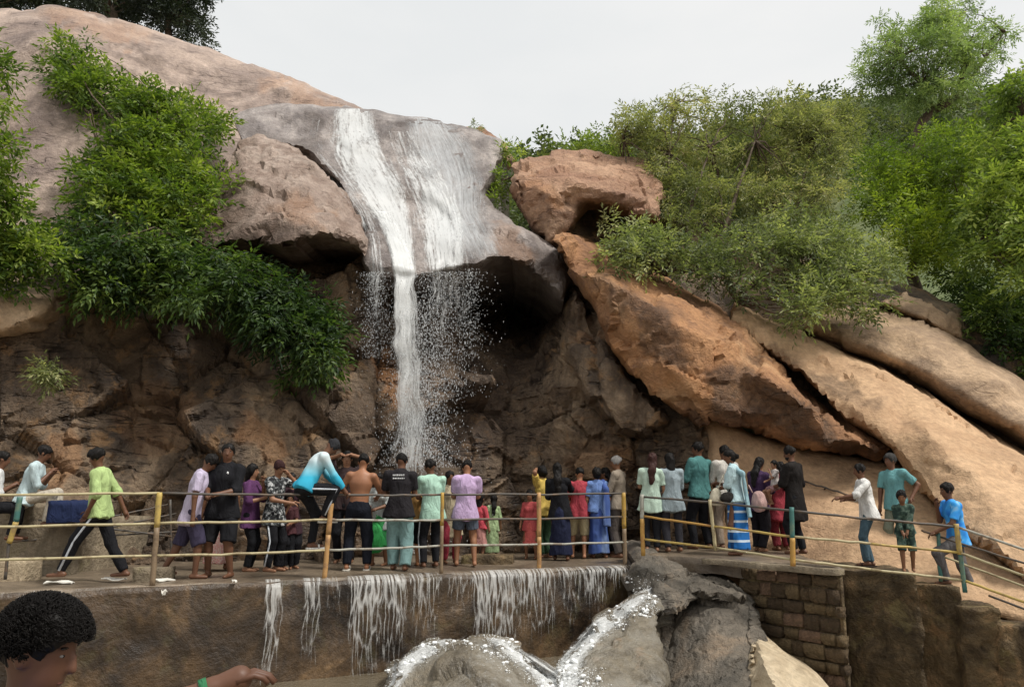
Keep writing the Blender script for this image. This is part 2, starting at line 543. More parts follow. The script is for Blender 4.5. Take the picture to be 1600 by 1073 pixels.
M_POOLR = rock_mat('wet_pool_rock', [(0.3, (0.055, 0.044, 0.03)), (0.43, (0.11, 0.09, 0.062)), (0.57, (0.18, 0.15, 0.105)), (0.72, (0.28, 0.18, 0.105))],
                   0.8, streak=(0.30, 0.28, 0.24), streak_amt=0.5, streak_scale=(2, 2, 0.5), bump=0.5, rough=(0.25, 0.5), spec=0.5)
M_CREAM = rock_mat('pale_cream_rock', [(0.25, (0.34, 0.26, 0.165)), (0.5, (0.52, 0.42, 0.285)), (0.75, (0.60, 0.50, 0.36))], 0.9, streak=(0.28, 0.20, 0.12), streak_amt=0.4, bump=0.45)
M_CONC = rock_mat('stained_wet_concrete', [(0.34, (0.018, 0.012, 0.008)), (0.43, (0.05, 0.031, 0.017)), (0.54, (0.105, 0.064, 0.032)), (0.66, (0.23, 0.14, 0.066))],
                  1.1, streak=(0.028, 0.019, 0.012), streak_amt=0.85, streak_scale=(1.1, 1.1, 0.6), rough=(0.2, 0.6), bump=0.28, spec=0.5, moss=((0.10, 0.085, 0.035), 0.35))
M_FLOOR = rock_mat('wet_concrete_floor', [(0.25, (0.10, 0.075, 0.052)), (0.5, (0.19, 0.145, 0.10)), (0.75, (0.27, 0.21, 0.15))], 1.2, streak=(0.08, 0.06, 0.045), streak_amt=0.6, streak_scale=(1, 1, 1), rough=(0.12, 0.6), bump=0.3, spec=0.5)
M_OLDC = rock_mat('old_grey_concrete', [(0.25, (0.16, 0.125, 0.085)), (0.5, (0.28, 0.225, 0.155)), (0.75, (0.38, 0.305, 0.21))], 1.1, streak=(0.10, 0.08, 0.055), streak_amt=0.6, bump=0.5, moss=((0.15, 0.13, 0.05), 0.35))
M_MOSSW = rock_mat('mossy_black_plaster', [(0.3, (0.045, 0.03, 0.017)), (0.43, (0.11, 0.076, 0.042)), (0.55, (0.20, 0.14, 0.074)), (0.7, (0.44, 0.27, 0.135))], 1.9, streak=(0.04, 0.03, 0.018), streak_amt=0.4, streak_scale=(1.6, 1.6, 0.45), bump=0.9, moss=((0.27, 0.215, 0.09), 0.55))
M_STONE = [rock_mat('masonry_stone_%s' % n, [(0.25, tuple(x * 0.55 for x in c)), (0.5, c), (0.8, tuple(x * 1.35 for x in c))], 2.2, streak=tuple(x * 0.3 for x in c), streak_amt=0.5, bump=0.7, moss=((0.13, 0.11, 0.05), 0.3))
           for n, c in (('ochre', (0.27, 0.19, 0.10)), ('brown', (0.20, 0.135, 0.075)), ('rose', (0.33, 0.205, 0.13)), ('dark', (0.135, 0.09, 0.052)))]
M_SOIL = rock_mat('hillside_soil', [(0.25, (0.035, 0.04, 0.018)), (0.5, (0.07, 0.075, 0.03)), (0.8, (0.13, 0.11, 0.05))], 0.4, bump=0.8)

# ------------------------------------------------------------ rocks of the hillside
def rk(name, label, outline, ctrl, mat, **k):
    o = relief(name, outline, ctrl, mat, **k)
    return tag(o, label, k.pop('cat', 'rock') if False else 'rock')

D_soft = lambda a, f, s: (lambda V: a * fbm(V, f, 5, s))
def D_rock(a, f, s, fa=0.0, fs=0.8, crack=0.15, slope=0.7):
    def g(V):
        r = a * fbm(V, f, 5, s)
        if fa: r = r + fa * facet(V, fs, s, slope, crack, 0.12)
        return r
    return g

dome = rk('granite_dome', 'huge smooth pinkish granite dome sloping down under the sky to the waterfall',
  [(-160, 40), (-60, 18), (0, 11), (40, 9), (90, 11), (150, 21), (230, 45), (320, 72), (400, 100), (470, 128), (540, 158), (590, 178), (640, 200), (640, 260), (560, 270), (470, 280), (430, 300), (380, 330), (300, 380), (200, 440), (100, 490), (-160, 500)],
  [(0, 11, 22), (-160, 40, 21), (150, 21, 22.6), (300, 66, 23.4), (440, 118, 23.3), (560, 166, 22.4), (640, 205, 21.5), (430, 200, 20.8), (300, 140, 21.2), (200, 95, 20.8), (60, 55, 19.6), (300, 200, 19.0), (60, 140, 17.6), (140, 170, 18.0), (60, 300, 16.3), (160, 260, 16.8), (300, 330, 17.0), (560, 250, 20.2), (-160, 480, 15.4), (200, 430, 16.2), (80, 460, 15.6), (420, 290, 18.6)],
  M_DOME, step=6.5, roll=26, rolld=1.2, back=(0.5, 6, 0.5), disp=D_rock(0.12, 0.45, 3, 0.10, (0.35, 0.35, 0.5), 0.5, 0.5), seed=1, flat=0.3, stains=[(230, 105, 70, 14, 0.55, 22), (330, 140, 60, 9, 0.45, 25), (420, 150, 70, 6, 0.4, 28), (60, 95, 60, 30, 0.3), (300, 200, 40, 25, 0.5, 30), (100, 60, 60, 8, 0.3, 15)], rusts=[(150, 40, 90, 18, 0.35, 15), (480, 150, 80, 14, 0.35, 24)])

ledge = rk('waterfall_rock', 'broad grey wet rock face that the waterfall runs down',
  [(360, 190), (385, 172), (430, 164), (500, 167), (560, 168), (610, 176), (660, 184), (705, 192), (745, 203), (782, 220), (792, 240), (775, 268), (758, 300), (775, 322), (800, 342), (838, 372), (870, 405), (892, 440), (880, 470), (850, 440), (825, 416), (790, 408), (772, 405), (750, 418), (715, 428), (670, 432), (630, 434), (590, 430), (570, 410), (572, 380), (560, 345), (535, 300), (500, 262), (480, 240), (430, 226), (375, 222)],
  [(385, 175, 20.4), (430, 164, 21.2), (440, 205, 20.2), (470, 228, 19.6), (500, 168, 21.3), (600, 176, 21.4), (705, 195, 21.0), (780, 222, 20.4), (520, 200, 20.7), (510, 245, 19.4), (560, 215, 20.4), (620, 205, 20.6), (600, 190, 21.1), (640, 260, 19.3), (540, 290, 18.4), (720, 260, 19.4), (590, 330, 17.5), (650, 330, 17.6), (720, 330, 17.7), (765, 310, 18.0), (572, 390, 16.4), (640, 375, 16.7), (640, 428, 16.1), (700, 380, 16.7), (720, 424, 16.2), (760, 370, 16.8), (770, 402, 16.3), (825, 372, 17.0), (825, 412, 16.6), (890, 445, 17.2)],
  M_LEDGE, step=5.5, roll=12, rolld=0.45, back=(0.2, 6.5, 0.3), shrink=0.95, disp=D_rock(0.09, 0.9, 8, 0.10, (0.7, 0.7, 0.55), 0.2, 0.6), seed=2, sharp=38, flat=0.6, stains=[(485, 215, 26, 30, 0.75), (430, 215, 60, 14, 0.45), (610, 190, 36, 8, 0.7, 10), (820, 400, 50, 22, 0.7, 20), (730, 225, 30, 12, 0.4, 20), (560, 395, 40, 40, 0.5)], rusts=[(800, 385, 40, 18, 0.35, 30)])  # the dark recess beside the chute is shade painted into the colour

over = rk('overhanging_boulder', 'brown and grey overhanging boulder left of the waterfall',
  [(285, 345), (315, 300), (345, 258), (372, 226), (402, 213), (436, 220), (470, 236), (500, 258), (530, 288), (552, 318), (568, 345), (574, 372), (572, 400), (545, 384), (510, 376), (478, 374), (455, 386), (430, 386), (395, 374), (350, 384), (300, 390)],
  [(402, 215, 18.2), (372, 230, 17.7), (436, 226, 18.2), (430, 246, 17.3), (470, 250, 17.4), (510, 285, 17.1), (500, 275, 17.4), (545, 330, 16.5), (520, 335, 15.8), (480, 290, 16.5), (560, 360, 16.0), (570, 390, 15.9), (520, 365, 15.3), (470, 340, 15.4), (420, 300, 16.1), (380, 270, 16.5), (340, 300, 16.5), (400, 350, 15.6), (450, 378, 15.2), (300, 370, 15.9)],
  M_OVER, step=5, roll=12, rolld=0.4, back=(-0.3, 4.5, 0.6), shrink=0.9, disp=lambda V: 0.05 * fbm(V, 1.3, 5, 5) + 0.11 * facet(V, (0.9, 0.9, 0.8), 7, 0.9, 0.4, 0.07) + 0.03 * facet(V, (3, 3, 3.4), 6, 0.9, 0.3, 0.1), seed=3, sharp=32, flat=0.85, stains=[(430, 370, 90, 14, 0.6), (360, 330, 30, 50, 0.5), (480, 260, 60, 10, 0.25, 35)], rusts=[(470, 330, 50, 22, 0.3, 20)])

wall = rk('cliff', 'dark brown broken cliff face behind the crowd on the platform',
  [(-200, 455), (-60, 452), (60, 450), (110, 470), (200, 455), (300, 400), (420, 370), (560, 380), (700, 378), (800, 372), (870, 385), (905, 425), (935, 470), (985, 540), (1030, 600), (1075, 640), (1120, 655), (1150, 700), (1160, 800), (1160, 900), (900, 905), (600, 910), (300, 915), (-200, 960)],
  [(-200, 455, 14.6), (0, 460, 14.5), (0, 500, 14.4), (0, 560, 13.9), (0, 700, 13.5), (-200, 900, 13), (0, 900, 12.9), (130, 880, 13.6), (150, 700, 14.5), (150, 540, 15.2), (200, 460, 15.9), (300, 420, 16.6), (330, 700, 14.9), (330, 560, 15.8), (330, 890, 14.5), (430, 640, 15.4), (480, 430, 17.4), (460, 540, 16.6), (600, 420, 18.4), (600, 520, 17.0), (600, 640, 16.1), (600, 880, 15.3), (690, 560, 17.0), (700, 430, 18.6), (740, 440, 19.2), (790, 450, 25), (830, 470, 25.5), (790, 490, 24), (850, 445, 25), (760, 545, 18.2), (830, 550, 18.3), (800, 600, 17.2), (780, 700, 16.6), (800, 880, 16.5), (880, 520, 17.8), (930, 480, 17.2), (930, 600, 16.5), (1000, 700, 16.5), (1000, 600, 16.7), (1000, 880, 16.4), (1090, 680, 16.3), (1090, 760, 16.3), (1110, 870, 16.0), (1160, 800, 15.6), (900, 740, 16.6), (900, 880, 16.5)],
  M_WALL, step=4, roll=8, rolld=0.3, back=(0, 5, 0.8), shrink=1.0,
  disp=lambda V: 0.05 * fbm(V, 1.6, 5, 21) + 0.50 * facet(V, (0.55, 0.4, 0.62), 22, 1.25, 0.3, 0.08, 0.08) + 0.11 * facet(V, (1.4, 0.9, 1.7), 23, 1.3, 0.5, 0.10, 0.1) + 0.03 * facet(V, (3.6, 3, 4.6), 24, 1.2, 0.5, 0.16), seed=4, sharp=26, flat=0.5, stains=[(640, 520, 70, 150, 0.75), (780, 600, 90, 120, 0.7), (820, 470, 90, 60, 0.95), (480, 560, 50, 90, 0.6), (560, 700, 60, 90, 0.55), (330, 520, 120, 45, 0.6), (740, 760, 90, 70, 0.5), (940, 620, 40, 80, 0.35)], rusts=[(612, 600, 22, 55, 0.85), (405, 690, 30, 35, 0.6), (100, 720, 26, 50, 0.5), (950, 720, 50, 40, 0.45), (250, 640, 60, 60, 0.3), (930, 560, 20, 50, 0.4)])  # wet staining round the fall; the cave's black shade is painted in too

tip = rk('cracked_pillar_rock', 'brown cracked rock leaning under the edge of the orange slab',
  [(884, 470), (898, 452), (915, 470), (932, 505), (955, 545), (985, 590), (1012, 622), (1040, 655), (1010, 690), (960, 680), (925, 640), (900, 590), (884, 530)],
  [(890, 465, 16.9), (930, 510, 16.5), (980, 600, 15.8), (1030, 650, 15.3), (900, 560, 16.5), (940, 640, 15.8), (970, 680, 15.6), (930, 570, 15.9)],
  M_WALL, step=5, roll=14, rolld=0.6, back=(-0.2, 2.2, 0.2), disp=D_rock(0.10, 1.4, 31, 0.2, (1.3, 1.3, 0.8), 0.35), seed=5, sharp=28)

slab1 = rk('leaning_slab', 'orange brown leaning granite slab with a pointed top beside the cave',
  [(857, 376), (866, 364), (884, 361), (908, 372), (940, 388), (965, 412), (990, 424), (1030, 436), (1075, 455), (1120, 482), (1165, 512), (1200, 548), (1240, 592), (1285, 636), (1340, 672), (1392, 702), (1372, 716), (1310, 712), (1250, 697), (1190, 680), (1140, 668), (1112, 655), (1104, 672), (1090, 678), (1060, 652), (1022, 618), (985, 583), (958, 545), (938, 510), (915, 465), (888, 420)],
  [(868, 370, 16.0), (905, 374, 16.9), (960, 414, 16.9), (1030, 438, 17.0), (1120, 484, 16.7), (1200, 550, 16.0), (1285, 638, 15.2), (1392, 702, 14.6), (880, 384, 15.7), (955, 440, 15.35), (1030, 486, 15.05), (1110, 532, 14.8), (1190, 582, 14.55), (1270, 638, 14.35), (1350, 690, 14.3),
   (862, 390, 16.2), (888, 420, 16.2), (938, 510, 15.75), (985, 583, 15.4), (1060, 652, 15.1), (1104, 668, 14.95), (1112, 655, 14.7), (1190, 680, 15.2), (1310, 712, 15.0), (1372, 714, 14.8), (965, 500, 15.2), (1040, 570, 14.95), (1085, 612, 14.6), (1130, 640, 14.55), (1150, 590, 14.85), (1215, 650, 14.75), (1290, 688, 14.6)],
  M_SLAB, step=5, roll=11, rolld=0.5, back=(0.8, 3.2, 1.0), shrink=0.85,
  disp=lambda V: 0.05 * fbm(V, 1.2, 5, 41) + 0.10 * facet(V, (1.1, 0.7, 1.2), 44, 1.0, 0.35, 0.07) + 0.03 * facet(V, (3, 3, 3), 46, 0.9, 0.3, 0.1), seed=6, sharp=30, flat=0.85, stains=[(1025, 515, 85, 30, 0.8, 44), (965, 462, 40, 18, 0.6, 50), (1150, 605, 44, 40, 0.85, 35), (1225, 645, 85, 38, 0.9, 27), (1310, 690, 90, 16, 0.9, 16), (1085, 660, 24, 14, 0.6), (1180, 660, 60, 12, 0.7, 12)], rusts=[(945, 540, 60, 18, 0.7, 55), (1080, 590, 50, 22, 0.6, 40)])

base = rk('sloping_base_slab', 'sandy smooth rock slope behind the people on the right',
  [(1095, 640), (1120, 652), (1180, 676), (1260, 700), (1340, 712), (1400, 722), (1440, 760), (1490, 805), (1540, 850), (1600, 900), (1700, 950), (1800, 1000), (1800, 1040), (1700, 1010), (1620, 985), (1560, 968), (1480, 945), (1400, 925), (1300, 925), (1200, 925), (1130, 920), (1112, 870), (1112, 760), (1108, 690)],
  [(1110, 660, 15.6), (1120, 860, 14.8), (1250, 700, 15.6), (1250, 800, 14.7), (1250, 880, 13.9), (1400, 730, 15.2), (1350, 810, 13.9), (1380, 885, 13.0), (1470, 800, 13.9), (1480, 900, 12.5), (1560, 880, 12.6), (1600, 950, 11.7), (1700, 960, 11.6), (1800, 1030, 10.9), (1600, 985, 11.6)],
  M_SAND, step=7, roll=10, rolld=0.3, back=(0.5, 2.5, 0.3), shrink=0.9, disp=D_rock(0.05, 0.8, 51, 0.05, (0.5, 0.5, 0.5), 0.1), seed=7, stains=[(1330, 720, 90, 8, 0.4, 6), (1250, 860, 80, 10, 0.3)])

slab2 = rk('middle_slab', 'long tan granite slab in the middle of the leaning slabs on the right',
  [(1150, 470), (1190, 505), (1235, 522), (1290, 540), (1350, 560), (1420, 598), (1500, 648), (1560, 688), (1620, 722), (1720, 780), (1800, 850), (1800, 1010), (1700, 985), (1630, 935), (1580, 890), (1530, 850), (1480, 812), (1448, 780), (1425, 745), (1400, 708), (1365, 680), (1320, 652), (1280, 618), (1240, 580), (1190, 545), (1140, 505)],
  [(1160, 485, 17.0), (1240, 530, 16.5), (1300, 555, 16.3), (1420, 610, 15.6), (1560, 695, 14.4), (1720, 785, 13.0), (1280, 590, 15.7), (1340, 640, 14.9), (1400, 680, 14.3), (1440, 760, 13.7), (1480, 800, 13.2), (1380, 620, 15.0), (1450, 680, 13.9), (1540, 760, 13.0), (1560, 860, 12.2), (1640, 820, 12.3), (1640, 930, 11.7), (1750, 900, 11.4), (1800, 980, 11.2)],
  M_SAND, step=6.5, roll=13, rolld=0.6, back=(1.0, 3.0, 0.9), shrink=0.85,
  disp=lambda V: 0.04 * fbm(V, 1.0, 5, 61) + 0.08 * facet(V, (0.6, 0.5, 0.8), 62, 0.9, 0.2, 0.06) + 0.02 * facet(V, (2.6, 2.6, 3), 63, 0.9, 0.3, 0.1), seed=8, sharp=34, flat=0.7, stains=[(1300, 605, 36, 18, 0.7, 30), (1345, 640, 26, 14, 0.6, 35), (1240, 560, 50, 12, 0.6, 35), (1450, 700, 60, 8, 0.35, 35)])  # crevice shade is painted in among the dark patches

slab3 = rk('upper_slab', 'uppermost long grey tan slab under the bush at far right',
  [(1270, 470), (1330, 478), (1390, 486), (1440, 496), (1490, 522), (1545, 560), (1585, 585), (1625, 630), (1720, 720), (1790, 800), (1720, 772), (1630, 712), (1580, 680), (1520, 648), (1450, 606), (1380, 570), (1310, 545), (1250, 515)],
  [(1300, 480, 18.2), (1390, 490, 17.8), (1500, 530, 17.0), (1600, 605, 15.8), (1720, 725, 14.3), (1330, 530, 17.2), (1420, 570, 16.3), (1500, 600, 15.7), (1560, 650, 15.0), (1640, 700, 14.3), (1450, 540, 16.5), (1560, 600, 15.4), (1740, 780, 13.6)],
  M_TAN, step=6, roll=26, rolld=1.2, back=(1.0, 3.0, 1.0), shrink=0.8, disp=D_rock(0.05, 1.0, 71, 0.07, (0.7, 0.5, 0.9), 0.1), seed=9, flat=0.5, stains=[(1420, 580, 90, 14, 0.55, 25), (1560, 655, 80, 14, 0.5, 33), (1345, 520, 60, 12, 0.5, 20)])  # dark bands paint the shade on the slab's lower half

smallb = rk('wedged_boulder', 'small tan boulder wedged above the uppermost slab by dark trees',
  [(1370, 470), (1392, 460), (1416, 457), (1440, 466), (1470, 480), (1492, 490), (1504, 506), (1506, 536), (1480, 530), (1440, 506), (1400, 492)],
  [(1390, 470, 18.6), (1440, 475, 18.2), (1490, 500, 18.2), (1440, 500, 17.8), (1500, 530, 18.3)],
  M_TAN, step=4, roll=14, rolld=0.7, back=(0.4, 2, 0.6), disp=D_rock(0.05, 1.5, 81, 0.1, 1.2, 0.1), seed=10)

bould = rk('perched_boulder', 'rusty boulder with a flat top perched between waterfall and olive tree',
  [(797, 300), (796, 278), (803, 256), (826, 241), (870, 236), (915, 240), (960, 245), (1010, 252), (1040, 300), (1030, 345), (985, 335), (945, 320), (918, 320), (900, 338), (885, 360), (868, 378), (856, 384), (842, 366), (822, 340), (806, 318)],
  [(803, 262, 18.4), (860, 240, 19.2), (980, 250, 19.4), (820, 290, 17.9), (860, 300, 17.4), (900, 290, 17.5), (960, 300, 17.6), (900, 322, 17.7), (860, 350, 17.5), (857, 378, 17.6), (1020, 320, 17.9), (880, 265, 18.1), (960, 270, 18.4), (820, 325, 18.0)],
  M_BOULD, step=4.5, roll=14, rolld=0.6, back=(0.3, 2.8, 0.6), shrink=0.85,
  disp=lambda V: 0.06 * fbm(V * [1, 1, 2], 1.4, 5, 91) + 0.10 * facet(V, (0.9, 0.9, 1.6), 93, 0.8, 0.35, 0.07) + 0.03 * facet(V, (2.6, 2.6, 5), 94, 0.9, 0.4, 0.1), seed=11, sharp=32, flat=0.8, stains=[(860, 345, 24, 20, 0.5), (925, 322, 50, 8, 0.6), (805, 300, 10, 25, 0.4)], rusts=[(850, 310, 40, 14, 0.45)])

leftb = rk('left_edge_boulder', 'pale boulder under the bush at the left edge above the cliff face',
  [(-180, 470), (-60, 462), (20, 458), (70, 452), (96, 458), (86, 480), (60, 500), (20, 522), (-60, 535), (-180, 540)],
  [(-60, 465, 14.0), (60, 456, 14.2), (0, 480, 13.5), (60, 485, 13.8), (0, 515, 13.5), (-160, 500, 13.5)],
  M_TAN, step=5, roll=14, rolld=0.5, back=(0, 2, 0.4), disp=D_rock(0.06, 1.2, 101, 0.1, 1.0, 0.15), seed=12)

knob = rk('skyline_rock', 'small orange rock knob on the skyline right of the waterfall top',
  [(700, 205), (730, 196), (752, 204), (790, 222), (805, 250), (780, 275), (740, 260), (705, 235)],
  [(700, 210, 21.8), (750, 205, 21.8), (800, 250, 21.4), (740, 250, 21.2)],
  M_BOULD, step=5, roll=14, rolld=0.5, back=(0, 2, 0.4), disp=D_rock(0.05, 1.2, 111, 0.1, 1.0, 0.15), seed=13)

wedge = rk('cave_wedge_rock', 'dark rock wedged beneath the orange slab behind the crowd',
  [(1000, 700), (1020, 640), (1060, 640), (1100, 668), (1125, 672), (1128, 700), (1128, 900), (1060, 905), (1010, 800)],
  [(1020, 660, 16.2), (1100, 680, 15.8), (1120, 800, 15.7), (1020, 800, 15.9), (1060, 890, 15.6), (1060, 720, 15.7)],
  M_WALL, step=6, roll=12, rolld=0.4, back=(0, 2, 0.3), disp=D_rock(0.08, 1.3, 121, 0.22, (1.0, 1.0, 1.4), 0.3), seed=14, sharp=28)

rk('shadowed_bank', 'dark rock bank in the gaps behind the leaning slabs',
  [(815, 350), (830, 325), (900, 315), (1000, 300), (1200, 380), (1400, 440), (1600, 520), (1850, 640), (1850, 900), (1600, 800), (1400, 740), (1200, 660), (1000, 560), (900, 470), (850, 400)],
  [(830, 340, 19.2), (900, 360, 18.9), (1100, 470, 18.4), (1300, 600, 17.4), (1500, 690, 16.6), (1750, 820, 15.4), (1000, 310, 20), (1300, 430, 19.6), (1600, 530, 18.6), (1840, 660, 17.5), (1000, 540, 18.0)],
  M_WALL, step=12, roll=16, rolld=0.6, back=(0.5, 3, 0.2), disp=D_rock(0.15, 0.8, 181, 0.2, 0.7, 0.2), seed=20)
M_FARHILL = rock_mat('wooded_far_hill', [(0.25, (0.05, 0.075, 0.025)), (0.5, (0.10, 0.13, 0.045)), (0.8, (0.18, 0.19, 0.08))], 0.35, bump=1.0, fine=2.0)
tag(relief('hill', [(780, 240), (900, 228), (1000, 215), (1100, 200), (1200, 175), (1270, 162), (1330, 148), (1400, 158), (1500, 150), (1600, 120), (1850, 90), (1850, 620), (780, 620)],
  [(780, 240, 75), (1330, 150, 90), (1850, 90, 85), (780, 600, 40), (1850, 600, 40), (1330, 400, 60)], M_FARHILL, step=14, roll=20, rolld=4, back=(0, 60, -20), disp=lambda V: 1.0 * fbm(V, 0.25, 4, 7), seed=21), kind='structure')

# land behind the rocks, and the ground sheet
def hill_sheet():
    xs = np.linspace(-260, 260, 131); ys = np.concatenate([np.linspace(19, 60, 60), np.linspace(64, 420, 50)])
    X, Y = np.meshgrid(xs, ys)
    right = 1 / (1 + np.exp(-(X - 2.5 - 0.12 * (Y - 20)) / 1.6))
    H = 3.0 + np.clip(Y - 19, 0, 60) * 0.27 * right + np.clip(Y - 19, 0, 20) * 0.05
    H = H + 1.2 * fbm(np.c_[X.ravel(), Y.ravel(), 0 * X.ravel()], 0.12, 4, 9).reshape(X.shape) * right
    H = np.where(Y > 80, H - (Y - 80) * 0.05, H)
    H = H - np.clip(-(X + 8), 0, 60) * 0.0
    V = np.stack([X.ravel(), Y.ravel(), H.ravel()], 1)
    n = len(xs)
    i, j = np.meshgrid(np.arange(len(ys) - 1), np.arange(n - 1), indexing='ij')
    a = (i * n + j).ravel()
    return mesh_np('hillside', V, [np.stack([a, a + 1, a + n + 1, a + n], 1)])
tag(put('hillside', hill_sheet(), M_SOIL), kind='structure')

def ground_sheet():
    xs = np.concatenate([np.linspace(-400, -16, 13), np.linspace(-15, 15, 61), np.linspace(16, 400, 13)])
    ys = np.concatenate([np.linspace(-400, -9, 13), np.linspace(-8, 30, 77), np.linspace(34, 420, 13)])
    X, Y = np.meshgrid(xs, ys)
    H = np.interp(Y, [-50, 0, 2.2, 7.5, 9, 60], [-0.45, -0.45, -0.80, -1.28, -1.34, -1.34])
    H = H - 1.1 * np.clip((X - 2.6) / 0.6, 0, 1) * np.clip((Y - 6) / 1.5, 0, 1)
    H = H + 0.05 * fbm(np.c_[X.ravel(), Y.ravel(), 0 * X.ravel()], 0.9, 4, 19).reshape(X.shape)
    V = np.stack([X.ravel(), Y.ravel(), H.ravel()], 1)
    n = len(xs)
    i, j = np.meshgrid(np.arange(len(ys) - 1), np.arange(n - 1), indexing='ij')
    a = (i * n + j).ravel()
    return mesh_np('ground', V, [np.stack([a, a + 1, a + n + 1, a + n], 1)])
tag(put('ground', ground_sheet(), M_OLDC), kind='structure')

# ------------------------------------------------------------ platform, steps, retaining walls
E0, E1 = floorP(0, 925, 0), floorP(1010, 882, 0)
def edge(px, inset=0.0):
    """point of the platform's front edge seen at px, moved inset back from it"""
    u = (px - 800) / FPX
    d = E1 - E0
    # solve for s where the point's sight line has that px (depth along camera axis)
    lo, hi = -3.0, 3.0
    for _ in range(60):
        s = (lo + hi) / 2
        q = E0 + d * s
        dep = q.y * CT + (q.z - CAMZ) * ST
        if q.x / dep < u: lo = s
        else: hi = s
    q = E0 + d * s
    nrm = Vector((-d.y, d.x, 0)).normalized()
    return q + nrm * inset
ea, eb = edge(-260), edge(1012)
plat = prism('platform', [(ea.x, ea.y), (eb.x, eb.y), (eb.x + 0.5, 16.5), (-13, 17.0), (ea.x - 1.0, 13.5)], -1.6, 0.0, M_FLOOR, res=0.13, amp=0.018, freq=2.4, seed=5)
tag(plat, kind='structure')
# wall under the platform's edge
def wall_panel(name, a, b, z0, z1, thick, mat, seed, amp=0.05, res=0.07):
    d = (b - a); d.z = 0; n = Vector((d.y, -d.x, 0)).normalized()
    f = a + n * thick; g = b + n * thick
    return prism(name, [(a.x, a.y), (f.x, f.y), (g.x, g.y), (b.x, b.y)], z0, z1, mat, res=res, amp=amp, freq=1.7, seed=seed)
w1 = wall_panel('retaining_wall', edge(-260), edge(1012), -1.7, -0.035, 0.10, M_CONC, 33, amp=0.035)
tag(w1, 'brown stained concrete wall below the left part of the railing with water running over', 'wall')

ZR = 0.20
r_pts = [floorP(1003, 866, ZR), floorP(1120, 872, ZR), floorP(1240, 880, ZR), floorP(1316, 887, ZR)]
fr = [(p.x, p.y) for p in r_pts]
plat2 = prism('upper_platform', fr + [(fr[-1][0] + 0.25, 13.2), (fr[-1][0] + 0.2, 16.0), (fr[0][0] + 0.1, 16.4)], -0.05, ZR, M_FLOOR, res=0.12, amp=0.02, freq=2.6, seed=8)
tag(plat2, kind='structure')

def step_block(name, px0, px1, pyf, z, depth, label, seed):
    a = floorP(px0, pyf, z); b = floorP(px1, pyf + (px1 - px0) * 0.06, z)
    o = prism(name, [(a.x, a.y), (b.x, b.y), (b.x + 0.3, b.y + depth), (a.x + 0.2, a.y + depth)], -2.7, z, M_MOSSW, res=0.07, amp=0.03, freq=3.0, seed=seed, disp=lambda V: (0.06 * facet(V, (3.2, 3.2, 4.2), seed, 0.7, 0.5, 0.14) * np.clip((z - V[:, 2]) / 0.1, 0, 1))[:, None] * np.array([0, -1, 0]))
    return o
stair = empty('stone_stairs', floorP(1400, 890, 0.08))
bpy.context.view_layer.update()
for i, (a, b, py, z) in enumerate(((1318, 1432, 889, 0.08), (1430, 1502, 913, -0.14), (1500, 1562, 945, -0.36), (1560, 1640, 976, -0.58), (1638, 1740, 1008, -0.80))):
    s = step_block('step', a, b, py, z, 2.0, '', 60 + i)
    s.parent = stair
    s.matrix_parent_inverse = stair.matrix_world.inverted()
tag(stair, 'dark mossy stone steps going down at the right behind the yellow railing', 'stairs')

# masonry wall under the upper platform
mw = empty('masonry_wall', floorP(1240, 1060, -1.3))
wa, wb = r_pts[1].copy(), r_pts[3].copy()
wa = r_pts[0].lerp(r_pts[1], 1.35); 
core = wall_panel('mortar', wa, wb, -2.6, ZR - 0.09, 0.06, M_MOSSW, 71, amp=0.012)
cap = wall_panel('coping', r_pts[0].lerp(r_pts[1], 0.9), wb + Vector((0.02, 0, 0)), ZR - 0.085, ZR - 0.006, 0.17, M_OLDC, 72, amp=0.016)
wd = (wb - wa); wlen = wd.length; wd.normalize(); wnrm = Vector((wd.y, -wd.x, 0)).normalized()
R3 = Matrix((wd, -wnrm, Vector((0, 0, 1)))).transposed()
def stone_mesh(seed):
    bm = bmesh.new()
    bmesh.ops.create_cube(bm, size=1.0)
    bmesh.ops.subdivide_edges(bm, edges=bm.edges[:], cuts=1, use_grid_fill=True)
    r = random.Random(seed)
    for v in bm.verts:
        k = sum(abs(c) > 0.4 for c in v.co)
        f = {3: 0.90, 2: 0.955, 1: 1.0}.get(k, 1)
        v.co = Vector((v.co.x * f, v.co.y * f, v.co.z * f)) + Vector((r.uniform(-.06, .06), r.uniform(-.13, .13), r.uniform(-.07, .07)))
    me = bpy.data.meshes.new('stone'); bm.to_mesh(me); bm.free()
    me.polygons.foreach_set('use_smooth', [True] * len(me.polygons))
    return me
stone_ms = []
for s in range(8):
    me = stone_mesh(s); me.materials.append(M_STONE[(0, 1, 0, 2, 3, 1, 0, 3)[s]]); stone_ms.append(me)
zz = ZR - 0.10
row = 0
